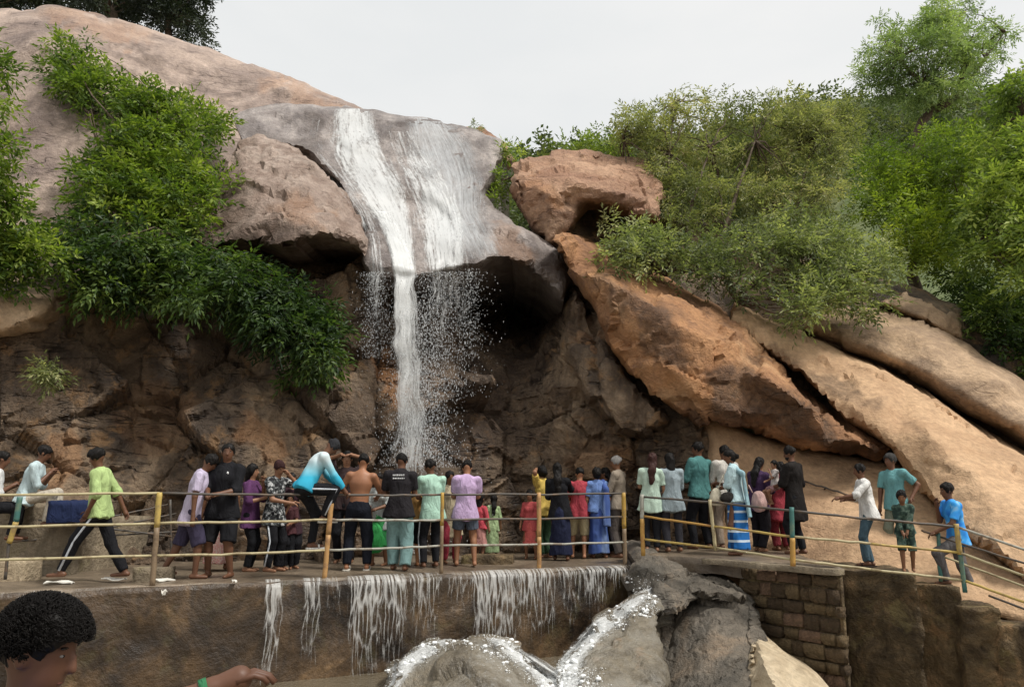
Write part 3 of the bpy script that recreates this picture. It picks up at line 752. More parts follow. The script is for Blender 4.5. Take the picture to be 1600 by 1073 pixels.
while zz > -2.3:
    hgt = random.uniform(0.13, 0.25)
    x = -0.02 + random.uniform(0, 0.1) - 0.1 * (row % 2)
    while x < wlen - 0.05:
        wdt = random.choice((0.16, 0.2, 0.24, 0.3, 0.38)) * random.uniform(0.85, 1.15)
        if x + wdt > wlen + 0.03: wdt = wlen + 0.03 - x
        if wdt > 0.07 and x > -0.08:
            o = bpy.data.objects.new('stone', stone_ms[random.randrange(8)])
            p = wa + wd * (x + wdt / 2) + wnrm * (0.06 + random.uniform(-0.03, 0.022))
            p.z = zz - hgt / 2
            M4 = Matrix.Translation(p) @ R3.to_4x4() @ Matrix.Rotation(random.uniform(-.05, .05), 4, 'Y') @ Matrix.Diagonal((wdt - 0.012, 0.13, hgt * random.uniform(.86, 1) - 0.008, 1))
            o.matrix_world = M4
            o.parent = mw
            o.matrix_parent_inverse = Matrix.Translation(mw.location).inverted()
            col.objects.link(o)
        x += wdt
    zz -= hgt; row += 1
for o in (core, cap):
    o.parent = mw; o.matrix_parent_inverse = Matrix.Translation(mw.location).inverted()
tag(mw, 'brown squared stone masonry wall under the women and men on the upper platform', 'wall')

# rocks at the foot of the walls
rk('grey_sloping_rock', 'dark grey cracked rock sloping down beside the masonry wall',
   [(985, 893), (1010, 880), (1045, 884), (1100, 892), (1150, 905), (1178, 930), (1188, 990), (1190, 1130), (1000, 1130), (1010, 1000), (1000, 930)],
   [(1000, 895, 12.9), (1050, 890, 12.9), (1170, 930, 12.0), (1050, 940, 12.2), (1120, 960, 11.5), (1180, 1050, 10.7), (1020, 1000, 12.0), (1040, 1100, 10.6), (1100, 1040, 10.8)],
   M_GREYR, step=4, roll=6, rolld=0.2, back=(0, 1.6, 0.2), shrink=0.95, disp=lambda V: 0.03 * fbm(V, 2.5, 4, 131) + 0.16 * facet(V, (0.8, 0.7, 0.6), 133, 1.2, 0.25, 0.06, 0.05) + 0.02 * facet(V, (4, 4, 3), 134, 1.2, 0.5, 0.15), seed=15, sharp=28, flat=0.85)
rk('olive_block_rock', 'mossy olive block of rock under the railing corner',
   [(1020, 905), (1050, 895), (1090, 898), (1140, 915), (1165, 935), (1120, 938), (1085, 925), (1080, 950), (1030, 965), (1022, 940)],
   [(1030, 910, 12.3), (1090, 905, 12.3), (1160, 932, 11.7), (1050, 940, 11.8), (1100, 920, 11.9)],
   M_GREYR, step=4, roll=6, rolld=0.2, back=(0, 0.9, 0.1), disp=lambda V: 0.02 * fbm(V, 3, 4, 141) + 0.08 * facet(V, (1.6, 1.6, 1.8), 143, 1.2, 0.3, 0.08, 0.1), seed=16, sharp=30, flat=0.8)
rk('cream_rock', 'pale cream pointed rock leaning at the foot of the masonry wall',
   [(1172, 985), (1182, 980), (1205, 1000), (1240, 1030), (1275, 1050), (1300, 1075), (1330, 1130), (1165, 1130), (1170, 1050)],
   [(1180, 985, 11.3), (1172, 1070, 10.3), (1195, 1040, 10.1), (1250, 1040, 10.6), (1300, 1080, 10.4), (1230, 1100, 9.7)],
   M_CREAM, step=5, rough=0.0, roll=14, rolld=0.25, back=(0, 1.2, 0.1), disp=D_rock(0.012, 2, 151, 0.02, 1.3, 0.1), seed=17, sharp=30, flat=0.9)
rk('plunge_boulder', 'rounded wet boulder at the bottom with white water round it',
   [(560, 1140), (590, 1080), (612, 1042), (648, 1012), (700, 995), (745, 989), (790, 999), (835, 1028), (870, 1062), (895, 1140)],
   [(745, 992, 11.2), (650, 1015, 11.0), (835, 1030, 11.0), (745, 1020, 10.5), (745, 1060, 10.0), (600, 1100, 10.0), (880, 1100, 9.9), (740, 1140, 9.3)],
   M_POOLR, step=5, roll=18, rolld=0.5, back=(0, 1.2, -0.3), disp=lambda V: 0.05 * fbm(V, 1.6, 5, 161) + 0.10 * facet(V, (1.3, 1.3, 1.5), 162, 1.0, 0.25, 0.1), seed=18)
rk('wet_slope_rock', 'wet brownish rock slope that the side stream runs down',
   [(880, 1140), (862, 1075), (868, 1040), (905, 1000), (950, 968), (990, 938), (1022, 918), (1034, 930), (1036, 990), (1034, 1140)],
   [(1022, 922, 12.2), (950, 968, 11.6), (880, 1030, 10.9), (1000, 1000, 11.2), (950, 1040, 10.5), (1010, 1100, 10.0), (900, 1110, 9.9)],
   M_POOLR, step=5, roll=12, rolld=0.35, back=(0.1, 1.5, -0.1), disp=lambda V: 0.04 * fbm(V, 1.6, 5, 171) + 0.10 * facet(V, (1.2, 1.2, 1.3), 172, 1.0, 0.25, 0.1), seed=19)

# small blocks on the left part of the platform
def blk(name, px0, px1, py_base, py_top, z, depth, mat, label, cat, seed, amp=0.02, res=0.06, tilt=0.0):
    a = floorP(px0, py_base, z); b = floorP(px1, py_base, z)
    top = P(px0, py_top, a.y).z
    o = prism(name, [(a.x, a.y), (b.x, b.y + tilt), (b.x + 0.05, b.y + depth + tilt), (a.x + 0.05, a.y + depth)], z - 0.03, top, mat, res=res, amp=amp, freq=3.5, seed=seed)
    return tag(o, label, cat)
blk('concrete_ledge', -250, 112, 897, 812, 0.0, 2.4, M_OLDC, 'low old concrete ledge at the left edge that the seated man rests his feet on', 'ledge', 201, 0.02, 0.09)
blk('ledge_step', -250, 44, 815, 787, P(0, 815, floorP(0, 897, 0).y).z, 1.6, M_OLDC, 'upper concrete step that the man in pale blue shirt sits on', 'ledge', 202, 0.012, 0.07)
blk('stone_block', 206, 252, 908, 887, 0.0, 0.35, M_OLDC, 'small pale broken stone block by the yellow post near walking man', 'stone', 203)
blk('concrete_stub', -14, 32, 909, 874, 0.0, 0.4, M_CREAM, 'short pale concrete stub at the left edge of the platform', 'stone', 204, 0.012)
blk('stone_step', 722, 800, 881, 868, 0.0, 0.5, M_MOSSW, 'low dark stone step right of the man in lavender shirt', 'step', 205, 0.015)
# ------------------------------------------------------------ plants
def leaf_mat(name, stops, trans=0.42, rough=0.5):
    t = NT(name)
    a = t.n('Attribute', attribute_name='tone').outputs['Fac']
    c = t.ramp(a, stops)
    b = t.n('BsdfPrincipled', {'Base Color': c, 'Roughness': rough, 'Specular IOR Level': 0.35})
    tr = t.n('BsdfTranslucent', {'Color': t.mix(1.0, c, (1.15, 1.25, 0.55), 'MULTIPLY')})
    m = t.n('MixShader', {0: trans, 1: b.outputs[0], 2: tr.outputs[0]})
    t.t.links.new(m.outputs[0], t.out.inputs['Surface'])
    return t.m
L_GREEN = leaf_mat('green_leaves', [(0.0, (0.03, 0.06, 0.014)), (0.4, (0.095, 0.155, 0.026)), (0.75, (0.22, 0.30, 0.045)), (1.0, (0.36, 0.43, 0.09))])
L_DEEP = leaf_mat('deep_green_leaves', [(0.0, (0.016, 0.035, 0.014)), (0.45, (0.052, 0.095, 0.024)), (0.8, (0.135, 0.20, 0.042)), (1.0, (0.25, 0.33, 0.075))])
L_DARK = leaf_mat('dark_tree_leaves', [(0.0, (0.012, 0.02, 0.012)), (0.6, (0.03, 0.043, 0.022)), (1.0, (0.06, 0.08, 0.035))], 0.2)
L_OLIVE = leaf_mat('olive_leaves', [(0.0, (0.09, 0.11, 0.045)), (0.45, (0.24, 0.26, 0.115)), (0.8, (0.42, 0.42, 0.20)), (1.0, (0.55, 0.47, 0.28))])
L_GREY = leaf_mat('grey_green_leaves', [(0.0, (0.083, 0.105, 0.049)), (0.45, (0.227, 0.266, 0.119)), (0.8, (0.438, 0.462, 0.210)), (1.0, (0.620, 0.620, 0.336))])
L_YEL = leaf_mat('yellow_green_leaves', [(0.0, (0.075, 0.12, 0.022)), (0.5, (0.22, 0.30, 0.04)), (0.85, (0.40, 0.47, 0.06)), (1.0, (0.52, 0.56, 0.12))])
L_BRT = leaf_mat('bright_green_leaves', [(0.0, (0.06, 0.10, 0.028)), (0.4, (0.19, 0.265, 0.055)), (0.75, (0.37, 0.45, 0.10)), (1.0, (0.52, 0.58, 0.19))])
L_FEATH = leaf_mat('feathery_leaves', [(0.0, (0.121, 0.175, 0.077)), (0.5, (0.249, 0.336, 0.140)), (1.0, (0.469, 0.546, 0.238))])
t_ = NT('bark'); M_BARK = t_.done(t_.ramp(t_.noise(9, 4, t_.mapping((4, 4, 1))), [(0.3, (0.05, 0.035, 0.025)), (0.7, (0.16, 0.12, 0.085))]), 0.9)

def leaf_mesh(name, centers, radii, n_sprig, leaf_len, leaf_w, n_leaf=7, droop=0.35, spread=0.35, tone_c=None, seed=0, flat=0.75, up=0.3):
    """sprays of folded leaves growing out of clump centres"""
    r = np.random.default_rng(seed)
    C = np.repeat(centers, n_sprig, 0); R = np.repeat(radii, n_sprig)
    tc = r.uniform(0, 1, len(centers)) if tone_c is None else tone_c
    TC = np.repeat(tc, n_sprig)
    N = len(C)
    d = r.normal(size=(N, 3)); d[:, 2] = d[:, 2] * flat + up
    d /= np.linalg.norm(d, axis=1)[:, None]
    rad = R * r.uniform(0.25, 1.0, N) ** 0.6
    base = C + d * rad[:, None] * np.array([1, 1, flat])
    ax = d + r.normal(size=(N, 3)) * 0.55; ax[:, 2] -= droop * r.uniform(0, 1.3, N)
    ax /= np.linalg.norm(ax, axis=1)[:, None]
    side = np.cross(ax, np.array([0, 0, 1.0]) + r.normal(size=(N, 3)) * 0.35); side /= np.linalg.norm(side, axis=1)[:, None] + 1e-9
    nrm = np.cross(side, ax)
    sl = leaf_len * r.uniform(1.8, 3.0, N)
    Vs = []; Ts = []
    for k in range(n_leaf):
        f = (k + 0.5) / n_leaf
        sgn = 1 if k % 2 else -1
        p = base + ax * (sl * f)[:, None]; p[:, 2] -= droop * 0.35 * sl * f * f
        ld = ax * (0.35 + 0.65 * f) + side * sgn * (1.15 - 0.75 * f) + r.normal(size=(N, 3)) * 0.22
        if k == n_leaf - 1: ld = ax + r.normal(size=(N, 3)) * 0.15
        ld[:, 2] -= droop * 0.4
        ld /= np.linalg.norm(ld, axis=1)[:, None]
        ln = nrm + r.normal(size=(N, 3)) * 0.35
        sw = np.cross(ld, ln); sw /= np.linalg.norm(sw, axis=1)[:, None] + 1e-9
        ln = np.cross(sw, ld)
        l = leaf_len * r.uniform(0.65, 1.2, N)[:, None]; w = leaf_w * r.uniform(0.7, 1.15, N)[:, None]
        m = p + ld * l * 0.45
        V = np.stack([p, m + sw * w * 0.5 + ln * w * 0.18, p + ld * l - ln * l * 0.06, m - sw * w * 0.5 + ln * w * 0.18], 1)
        Vs.append(V.reshape(-1, 3))
        Ts.append(np.repeat(np.clip(TC * 0.8 + r.uniform(-0.15, 0.32, N), 0, 1), 4))
    V = np.vstack(Vs); T = np.concatenate(Ts)
    F = np.arange(len(V)).reshape(-1, 4)
    me = mesh_np(name, V, [F], False)
    at = me.attributes.new('tone', 'FLOAT', 'POINT'); at.data.foreach_set('value', T.astype(np.float32))
    return me

def branches(roots, centers, r0, seed, forks=0.5, sag=0.1):
    r = np.random.default_rng(seed)
    s = Soup()
    roots = np.asarray(roots, float)
    for c in centers:
        k = np.argmin(np.linalg.norm(roots - c, axis=1) + r.uniform(0, 1.0, len(roots)))
        a = roots[k]
        mid = a * 0.45 + c * 0.55 + r.normal(size=3) * 0.12 * np.linalg.norm(c - a)
        mid[2] += sag * np.linalg.norm(c - a)
        t = np.linspace(0, 1, 7)[:, None]
        pts = (1 - t) ** 2 * a + 2 * t * (1 - t) * mid + t * t * c
        pts[1:-1] += r.normal(size=(5, 3)) * 0.03
        s.tube(pts, np.linspace(r0 * r.uniform(0.5, 1), 0.006, 7), 5)
    return s

def foliage(name, label, cat, poly, ctrl, mat, n_clump, rad, n_sprig, leaf=(0.13, 0.055), roots=(), thick=1.0, r0=0.03, group=None, seed=0, n_leaf=7, droop=0.35, trunk=None, bias=1.6, crown='foliage', stem='stem', up=0.3, limb_frac=0.35, tone=None, lobes=0.75):
    r = np.random.default_rng(seed)
    poly = np.asarray(poly, float)
    lo, hi = poly.min(0), poly.max(0)
    pts = np.zeros((0, 2))
    while len(pts) < n_clump:
        g = r.uniform(lo, hi, (n_clump * 3, 2)); pts = np.vstack([pts, g[inpoly(g, poly)]])
    pts = pts[:n_clump]
    Y = tps(ctrl)(pts)
    rp = rad * FPX / Y
    d = polydist(pts, poly)
    keep = (d > rp * 0.75) | (r.uniform(size=len(pts)) < 0.10)
    pts, Y, d = pts[keep], Y[keep], d[keep]
    Y = Y + thick * r.uniform(0, 1, len(pts)) ** bias + 0.5 * thick * np.clip(1 - d / 45, 0, 1) ** 2
    q3 = np.c_[pts / 62.0, np.full(len(pts), seed * 1.7)]
    lob = fbm(q3, 1.0, 2, seed)
    Y = Y - lobes * thick * lob
    C = Pn(pts, Y)
    R = rad * r.uniform(0.55, 1.25, len(C)) * np.clip(0.5 + d / 40, 0.5, 1)
    tn = np.clip(r.uniform(0, 1, len(C)) ** 1.2 * 0.75 + 0.3 * fbm(q3 + 40, 0.8, 2, seed + 5) + 0.12, 0, 1)
    if tone is not None: tn = np.clip(tn * tone[1] + tone[0], 0, 1)
    rt = np.array([P(*q) for q in roots]) if len(roots) else C.mean(0)[None]
    root = empty(name, tuple(rt[0]))
    me = leaf_mesh(crown, C - rt[0], R, n_sprig, leaf[0], leaf[1], n_leaf, droop, seed=seed + 1, tone_c=tn, up=up)
    put(crown, me, mat, root)
    s = Soup()
    if trunk is not None:
        for tr in trunk:
            q = np.array([P(a, b, c) for a, b, c, _ in tr]); q2 = resample3(q, 12)
            rr = np.interp(np.linspace(0, 1, len(q2)), np.linspace(0, 1, len(tr)), [w for *_, w in tr])
            q2[1:-1] += r.normal(size=(len(q2) - 2, 3)) * rr[1:-1, None] * 0.35
            s.tube(q2 - rt[0], rr, 8)
        put('trunk', s.mesh('trunk'), M_BARK, root)
        tips = np.vstack([np.array([P(a, b, c) for a, b, c, _ in tr])[len(tr) // 2:] for tr in trunk])
        rt2 = tips
    else: rt2 = rt
    sel = C[r.uniform(size=len(C)) < limb_frac]
    if len(sel):
        b = branches(rt2 - rt[0], sel - rt[0], r0, seed + 2)
        tag(put(stem, b.mesh(stem), M_BARK, root), kind='stuff')
    return tag(root, label, cat, group)

def resample3(q, n):
    d = np.concatenate([[0], np.cumsum(np.linalg.norm(np.diff(q, axis=0), axis=1))])
    t = np.linspace(0, d[-1], n)
    return np.stack([np.interp(t, d, q[:, k]) for k in range(3)], 1)

foliage('tree', 'dark tree on top of the granite dome against the sky', 'tree',
  [(-60, -55), (345, -55), (356, -12), (336, 12), (330, 40), (318, 78), (285, 72), (235, 60), (150, 40), (90, 30), (-60, 30)],
  [(0, 0, 26), (300, 30, 27), (150, -60, 26.5)], L_DARK, 330, 0.55, 26, (0.17, 0.07), roots=[(180, 70, 27.5)], thick=3, r0=0.08, seed=11, trunk=[[(180, 80, 27.5, .25), (170, 20, 27.5, .18), (120, -50, 27.5, .1)], [(260, 90, 27.8, .18), (265, 20, 27.6, .12), (290, -40, 27.5, .06)]], crown='crown', stem='limbs')
foliage('cliff_bush', 'large bright green bush growing over the granite dome at upper left', 'bush',
  [(18, 85), (60, 88), (108, 62), (150, 70), (215, 108), (238, 132), (290, 148), (325, 168), (352, 162), (375, 166), (368, 196), (345, 225), (372, 258), (384, 300), (350, 330), (290, 372), (200, 375), (130, 330), (112, 285), (132, 235), (118, 190), (105, 158), (60, 142), (26, 118)],
  [(60, 100, 17.2), (150, 90, 17.5), (260, 160, 17.0), (350, 190, 17.4), (300, 230, 16.0), (200, 240, 15.8), (250, 310, 15.1), (150, 320, 15.3), (370, 290, 15.8)],
  L_GREEN, 230, 0.32, 19, (0.155, 0.06), roots=[(190, 330, 16.4), (250, 300, 16.6)], thick=1.0, seed=21, r0=0.04, tone=(0.1, 0.95))
foliage('hanging_bush', 'dark green bush hanging down the cliff face left of the waterfall', 'bush',
  [(55, 345), (130, 322), (250, 345), (330, 345), (362, 382), (420, 402), (478, 436), (520, 460), (556, 486), (548, 525), (522, 572), (482, 612), (452, 614), (430, 592), (412, 562), (404, 528), (345, 498), (285, 488), (222, 500), (180, 482), (130, 470), (92, 420)],
  [(60, 360, 14.0), (200, 350, 14.8), (330, 370, 14.9), (200, 450, 14.0), (330, 460, 14.2), (450, 450, 15.0), (540, 500, 15.2), (470, 560, 14.7), (440, 600, 14.9)],
  L_DEEP, 240, 0.31, 19, (0.155, 0.06), roots=[(300, 380, 15.8), (430, 440, 16.2)], thick=0.9, seed=31, r0=0.035, droop=0.7, up=0.1, tone=(0.0, 0.9))
foliage('edge_bush', 'bright bush rising along the left edge of the picture', 'bush',
  [(-80, 30), (8, 45), (24, 110), (18, 170), (28, 228), (16, 285), (42, 325), (10, 360), (-80, 370)],
  [(0, 60, 13.2), (0, 330, 12.8), (-70, 200, 13)], L_GREEN, 70, 0.30, 22, (0.14, 0.055), roots=[(-30, 380, 13.6)], thick=0.8, seed=41, tone=(0.2, 0.9))
foliage('ledge_bush', 'green bush above the pale boulder at the left edge', 'bush',
  [(-80, 340), (50, 338), (96, 365), (118, 405), (92, 440), (45, 462), (-80, 455)],
  [(0, 350, 13.2), (100, 400, 13.6), (0, 440, 12.9)], L_GREEN, 75, 0.30, 22, (0.14, 0.055), roots=[(20, 420, 14.0)], thick=0.7, seed=51, tone=(0.05, 0.9))
foliage('wall_plant', 'small yellowish plant growing from the cliff face at left', 'plant',
  [(48, 585), (60, 565), (75, 545), (85, 570), (104, 585), (90, 602), (60, 602)], [(70, 560, 13.2), (70, 600, 13.0), (100, 580, 13.1)], L_OLIVE, 16, 0.14, 16, (0.10, 0.03), roots=[(75, 590, 13.7)], thick=0.25, seed=61, r0=0.012, droop=0.6)
foliage('skyline_shrub', 'bright green shrubs between the waterfall rock and the perched boulder', 'bush',
  [(748, 300), (758, 268), (785, 258), (762, 236), (782, 222), (830, 224), (880, 218), (905, 210), (960, 206), (985, 235), (960, 250), (840, 238), (815, 250), (800, 280), (800, 312), (775, 318)],
  [(760, 290, 18.9), (780, 240, 20.0), (900, 220, 20.6), (970, 220, 20.8)], L_BRT, 95, 0.28, 18, (0.12, 0.05), roots=[(800, 280, 19.6), (900, 250, 21)], thick=0.8, seed=71, tone=(0.1, 0.9))
foliage('skyline_tuft', 'tiny tuft on the skyline rock right of the waterfall top', 'plant',
  [(708, 198), (722, 190), (742, 194), (748, 204), (712, 206)], [(710, 200, 21.2), (745, 200, 21.2), (725, 190, 21.4)], L_GREY, 10, 0.12, 10, (0.08, 0.03), roots=[(728, 206, 21.5)], thick=0.2, seed=75, r0=0.01)
foliage('olive_tree', 'tall olive coloured thin-stemmed tree behind the orange slab', 'tree',
  [(935, 330), (962, 285), (992, 250), (955, 210), (962, 180), (985, 150), (1010, 165), (1042, 150), (1040, 112), (1062, 106), (1080, 128), (1100, 140), (1180, 146), (1230, 136), (1265, 140), (1330, 150), (1352, 185), (1345, 260), (1335, 345), (1290, 372), (1200, 372), (1100, 375), (1000, 370)],
  [(950, 200, 19.6), (1060, 120, 20.2), (1200, 150, 20.4), (1340, 180, 20.6), (1150, 260, 19.4), (1000, 330, 18.6), (1320, 340, 19.2), (1150, 360, 18.9)],
  L_OLIVE, 400, 0.33, 20, (0.115, 0.04), roots=[(1100, 440, 19.0)], thick=1.6, seed=81, r0=0.035, limb_frac=0.5, crown='crown', stem='limbs',
  trunk=[[(1050, 440, 18.9, .06), (1048, 340, 18.9, .05), (1045, 240, 19.6, .03), (1055, 160, 20.2, .015)], [(1080, 440, 18.9, .05), (1070, 350, 18.9, .04), (1110, 230, 19.8, .02)], [(1110, 440, 19, .06), (1135, 350, 19.0, .05), (1180, 220, 19.9, .02)], [(1180, 450, 19, .07), (1240, 350, 19.2, .05), (1270, 220, 20.2, .02)], [(1020, 420, 18.8, .04), (985, 330, 18.8, .03), (975, 220, 19.6, .012)]])
foliage('slab_bush', 'wide grey green bush sprawling over the top of the leaning slabs', 'bush',
  [(915, 365), (930, 335), (975, 325), (1020, 350), (1090, 365), (1140, 360), (1210, 330), (1260, 312), (1300, 335), (1335, 360), (1390, 380), (1438, 408), (1445, 435), (1410, 462), (1385, 492), (1320, 496), (1270, 526), (1235, 518), (1212, 476), (1160, 470), (1120, 462), (1060, 436), (1000, 430), (950, 424), (932, 396)],
  [(930, 360, 16.7), (1000, 340, 17.2), (1100, 380, 16.9), (1250, 330, 17.8), (1420, 420, 17.2), (1000, 420, 16.0), (1130, 450, 15.9), (1250, 510, 15.7), (1380, 480, 16.4), (1250, 420, 16.3)],
  L_GREY, 250, 0.32, 17, (0.13, 0.05), roots=[(1150, 470, 17.0), (1290, 470, 17.3), (1040, 430, 17.0)], thick=0.9, seed=91, r0=0.045, limb_frac=0.5, tone=(0.0, 1.0))
foliage('feathery_tree', 'tall feathery tree standing above the others at upper right', 'tree',
  [(1330, 100), (1338, 72), (1368, 60), (1372, 30), (1400, 28), (1440, 22), (1455, 0), (1480, -14), (1515, -4), (1535, 20), (1588, 36), (1584, 60), (1560, 75), (1582, 92), (1545, 110), (1530, 150), (1500, 172), (1460, 180), (1440, 195), (1410, 172), (1380, 165), (1350, 140), (1335, 128)],
  [(1340, 100, 31), (1480, 0, 31), (1580, 50, 31), (1450, 180, 30.5), (1460, 90, 30)], L_FEATH, 190, 0.42, 20, (0.20, 0.055), roots=[(1425, 240, 32)], thick=2.2, lobes=0.2, seed=101, r0=0.06, n_leaf=9, bias=1.0, crown='crown', stem='limbs', limb_frac=0.7,
  trunk=[[(1432, 260, 32, .28), (1440, 190, 32, .22), (1462, 170, 32, .17), (1440, 130, 31.8, .12), (1405, 90, 31.6, .06)], [(1462, 172, 32, .17), (1500, 150, 32, .13), (1505, 90, 32, .08), (1490, 30, 32, .04)], [(1500, 150, 32, .1), (1540, 90, 32, .05), (1570, 50, 32, .02)]])
foliage('yellow_tree', 'yellow green tree between the olive tree and the right edge', 'tree',
  [(1335, 260), (1350, 220), (1390, 212), (1440, 195), (1490, 185), (1540, 190), (1570, 230), (1560, 290), (1530, 350), (1500, 420), (1450, 440), (1400, 400), (1340, 360), (1325, 310)],
  [(1340, 250, 22.5), (1450, 200, 23), (1550, 220, 22), (1450, 320, 21), (1450, 430, 20), (1350, 350, 20.8)], L_YEL, 230, 0.42, 20, (0.15, 0.055), roots=[(1430, 480, 22)], thick=1.8, seed=111, r0=0.05, crown='crown', stem='limbs', trunk=[[(1430, 520, 22, .2), (1425, 420, 22, .14), (1440, 300, 22.5, .07)], [(1425, 430, 22, .12), (1490, 340, 22, .08), (1510, 260, 22.5, .04)]])
foliage('bright_tree', 'bright fresh green tree at the right edge', 'tree',
  [(1490, 270), (1515, 235), (1535, 170), (1560, 130), (1590, 105), (1680, 90), (1680, 480), (1600, 470), (1570, 430), (1520, 425), (1480, 395), (1485, 330), (1520, 300)],
  [(1500, 250, 18.4), (1600, 120, 18.8), (1680, 300, 17.8), (1600, 300, 17.4), (1560, 420, 17.4), (1500, 380, 17.8)], L_BRT, 200, 0.40, 20, (0.16, 0.065), roots=[(1620, 520, 18.5)], thick=1.5, seed=121, r0=0.05, crown='crown', stem='limbs', trunk=[[(1620, 600, 18.6, .2), (1610, 450, 18.6, .15), (1590, 300, 18.7, .08), (1600, 180, 18.8, .04)], [(1610, 440, 18.6, .1), (1540, 360, 18.4, .05)]])
foliage('understorey_bush', 'dark green bushes below the bright tree behind the upper slab', 'bush',
  [(1440, 440), (1480, 410), (1540, 425), (1600, 440), (1700, 460), (1700, 700), (1640, 640), (1590, 600), (1560, 575), (1510, 530), (1490, 490), (1450, 470)],
  [(1450, 450, 19.5), (1560, 440, 19), (1680, 500, 17.6), (1560, 560, 18), (1650, 640, 16.8)], L_DEEP, 130, 0.40, 20, (0.15, 0.06), roots=[(1580, 620, 18.5)], thick=1.0, seed=131)
# far scrub on the hill, one mass
r_ = np.random.default_rng(5)
hp = np.stack([r_.uniform(800, 1700, 420), np.zeros(420)], 1)
top = np.interp(hp[:, 0], [780, 900, 1000, 1100, 1200, 1330, 1400, 1500, 1600, 1850], [240, 228, 215, 200, 175, 148, 158, 150, 120, 90])
hp[:, 1] = top + r_.uniform(-2, 140, 420)
hy = tps([(780, 240, 74), (1330, 150, 88), (1850, 90, 84), (780, 600, 39), (1850, 600, 39), (1330, 400, 58)])(hp) - 1.0
L_FAR = leaf_mat('far_leaves', [(0.0, (0.05, 0.075, 0.03)), (0.5, (0.09, 0.12, 0.045)), (1.0, (0.16, 0.175, 0.07))])
tag(put('far_scrub', leaf_mesh('far_scrub', Pn(hp, hy), np.full(420, 1.5), 14, 0.6, 0.3, 5, seed=9), L_FAR), 'pale green far-off scrub on the hill behind the trees', 'scrub', kind='stuff')
# ------------------------------------------------------------ water
def water_mat(name, su, sv, lo, hi, color=(0.86, 0.87, 0.86), net=0.0, rough=0.35, cap=0.88):
    """white water: thin sheets and threads with gaps, along the flow given by the uv map; 'dens' says how much water there is"""
    t = NT(name)
    uv = t.n('UVMap', uv_map='flow').outputs[0]
    dn = t.n('Attribute', attribute_name='dens').outputs['Fac']
    n1 = t.noise(1.0, 4, t.mapping((su, sv, 1), src=uv), 0.65, 0.35)
    n2 = t.noise(1.0, 3, t.mapping((su * 1.7, sv * 6.0, 1), (3, 7, 0), src=uv), 0.65, 0.5)
    n = t.math('ADD', t.math('MULTIPLY', n1, 0.65), t.math('MULTIPLY', n2, 0.35))
    if net > 0:
        vor = t.n('TexVoronoi', {'Vector': t.mapping((su * 0.75, sv * 1.1, 1), src=uv), 'Scale': 1.0}, feature='DISTANCE_TO_EDGE').outputs['Distance']
        n = t.math('ADD', t.math('MULTIPLY', n, 1 - net), t.math('MULTIPLY', t.ramp(vor, [(0.0, 0.85), (0.22, 0.25)]), net))
    f = t.math('ADD', n, t.math('SUBTRACT', dn, 0.5))
    a = t.n('MapRange', {'Value': f, 'From Min': lo, 'From Max': hi}, interpolation_type='SMOOTHSTEP').outputs[0]
    a = t.math('MULTIPLY', a, cap)
    b = t.n('BsdfPrincipled', {'Base Color': (*color, 1), 'Roughness': rough, 'Specular IOR Level': 0.5, 'Normal': t.bump(n, 0.6, 0.05)})
    tl = t.n('BsdfTranslucent', {'Color': (*color, 1)})
    w = t.n('MixShader', {0: 0.3, 1: b.outputs[0], 2: tl.outputs[0]})
    m = t.n('MixShader', {0: a, 1: t.n('BsdfTransparent').outputs[0], 2: w.outputs[0]})
    t.t.links.new(m.outputs[0], t.out.inputs['Surface'])
    return t.m
W_VEIL = water_mat('thin_water_veil', 14, 0.7, 0.30, 0.95, color=(0.74, 0.76, 0.77))
W_FALL = water_mat('falling_water', 12, 0.9, 0.40, 0.70)
W_CURT = water_mat('curtain_water', 24, 2.0, 0.53, 0.80, color=(0.74, 0.73, 0.70), net=0.34, cap=0.8)
t_ = NT('foam'); M_FOAM = t_.done((0.86, 0.87, 0.86), 0.5, t_.bump(t_.noise(40, 3), 0.5, 0.03), 0.4)
t_ = NT('water_drops'); M_DROP = t_.done((0.84, 0.86, 0.87), 0.15, None, 0.6, Alpha=0.6)
t_ = NT('pool_water'); M_POOL = t_.done((0.13, 0.105, 0.07), 0.08, t_.bump(t_.noise(9, 4), 0.35, 0.05), 0.6)

def grid_mesh(name, G, uv, dens):
    nv, nu = G.shape[:2]
    V = G.reshape(-1, 3)
    i, j = np.meshgrid(np.arange(nv - 1), np.arange(nu - 1), indexing='ij')
    a = (i * nu + j).ravel()
    F = np.stack([a, a + 1, a + nu + 1, a + nu], 1)
    me = mesh_np(name, V, [F], True)
    L_ = me.uv_layers.new(name='flow')
    L_.data.foreach_set('uv', uv.reshape(-1, 2)[F.ravel()].astype(np.float32).ravel())
    at = me.attributes.new('dens', 'FLOAT', 'POINT'); at.data.foreach_set('value', dens.ravel().astype(np.float32))
    return me

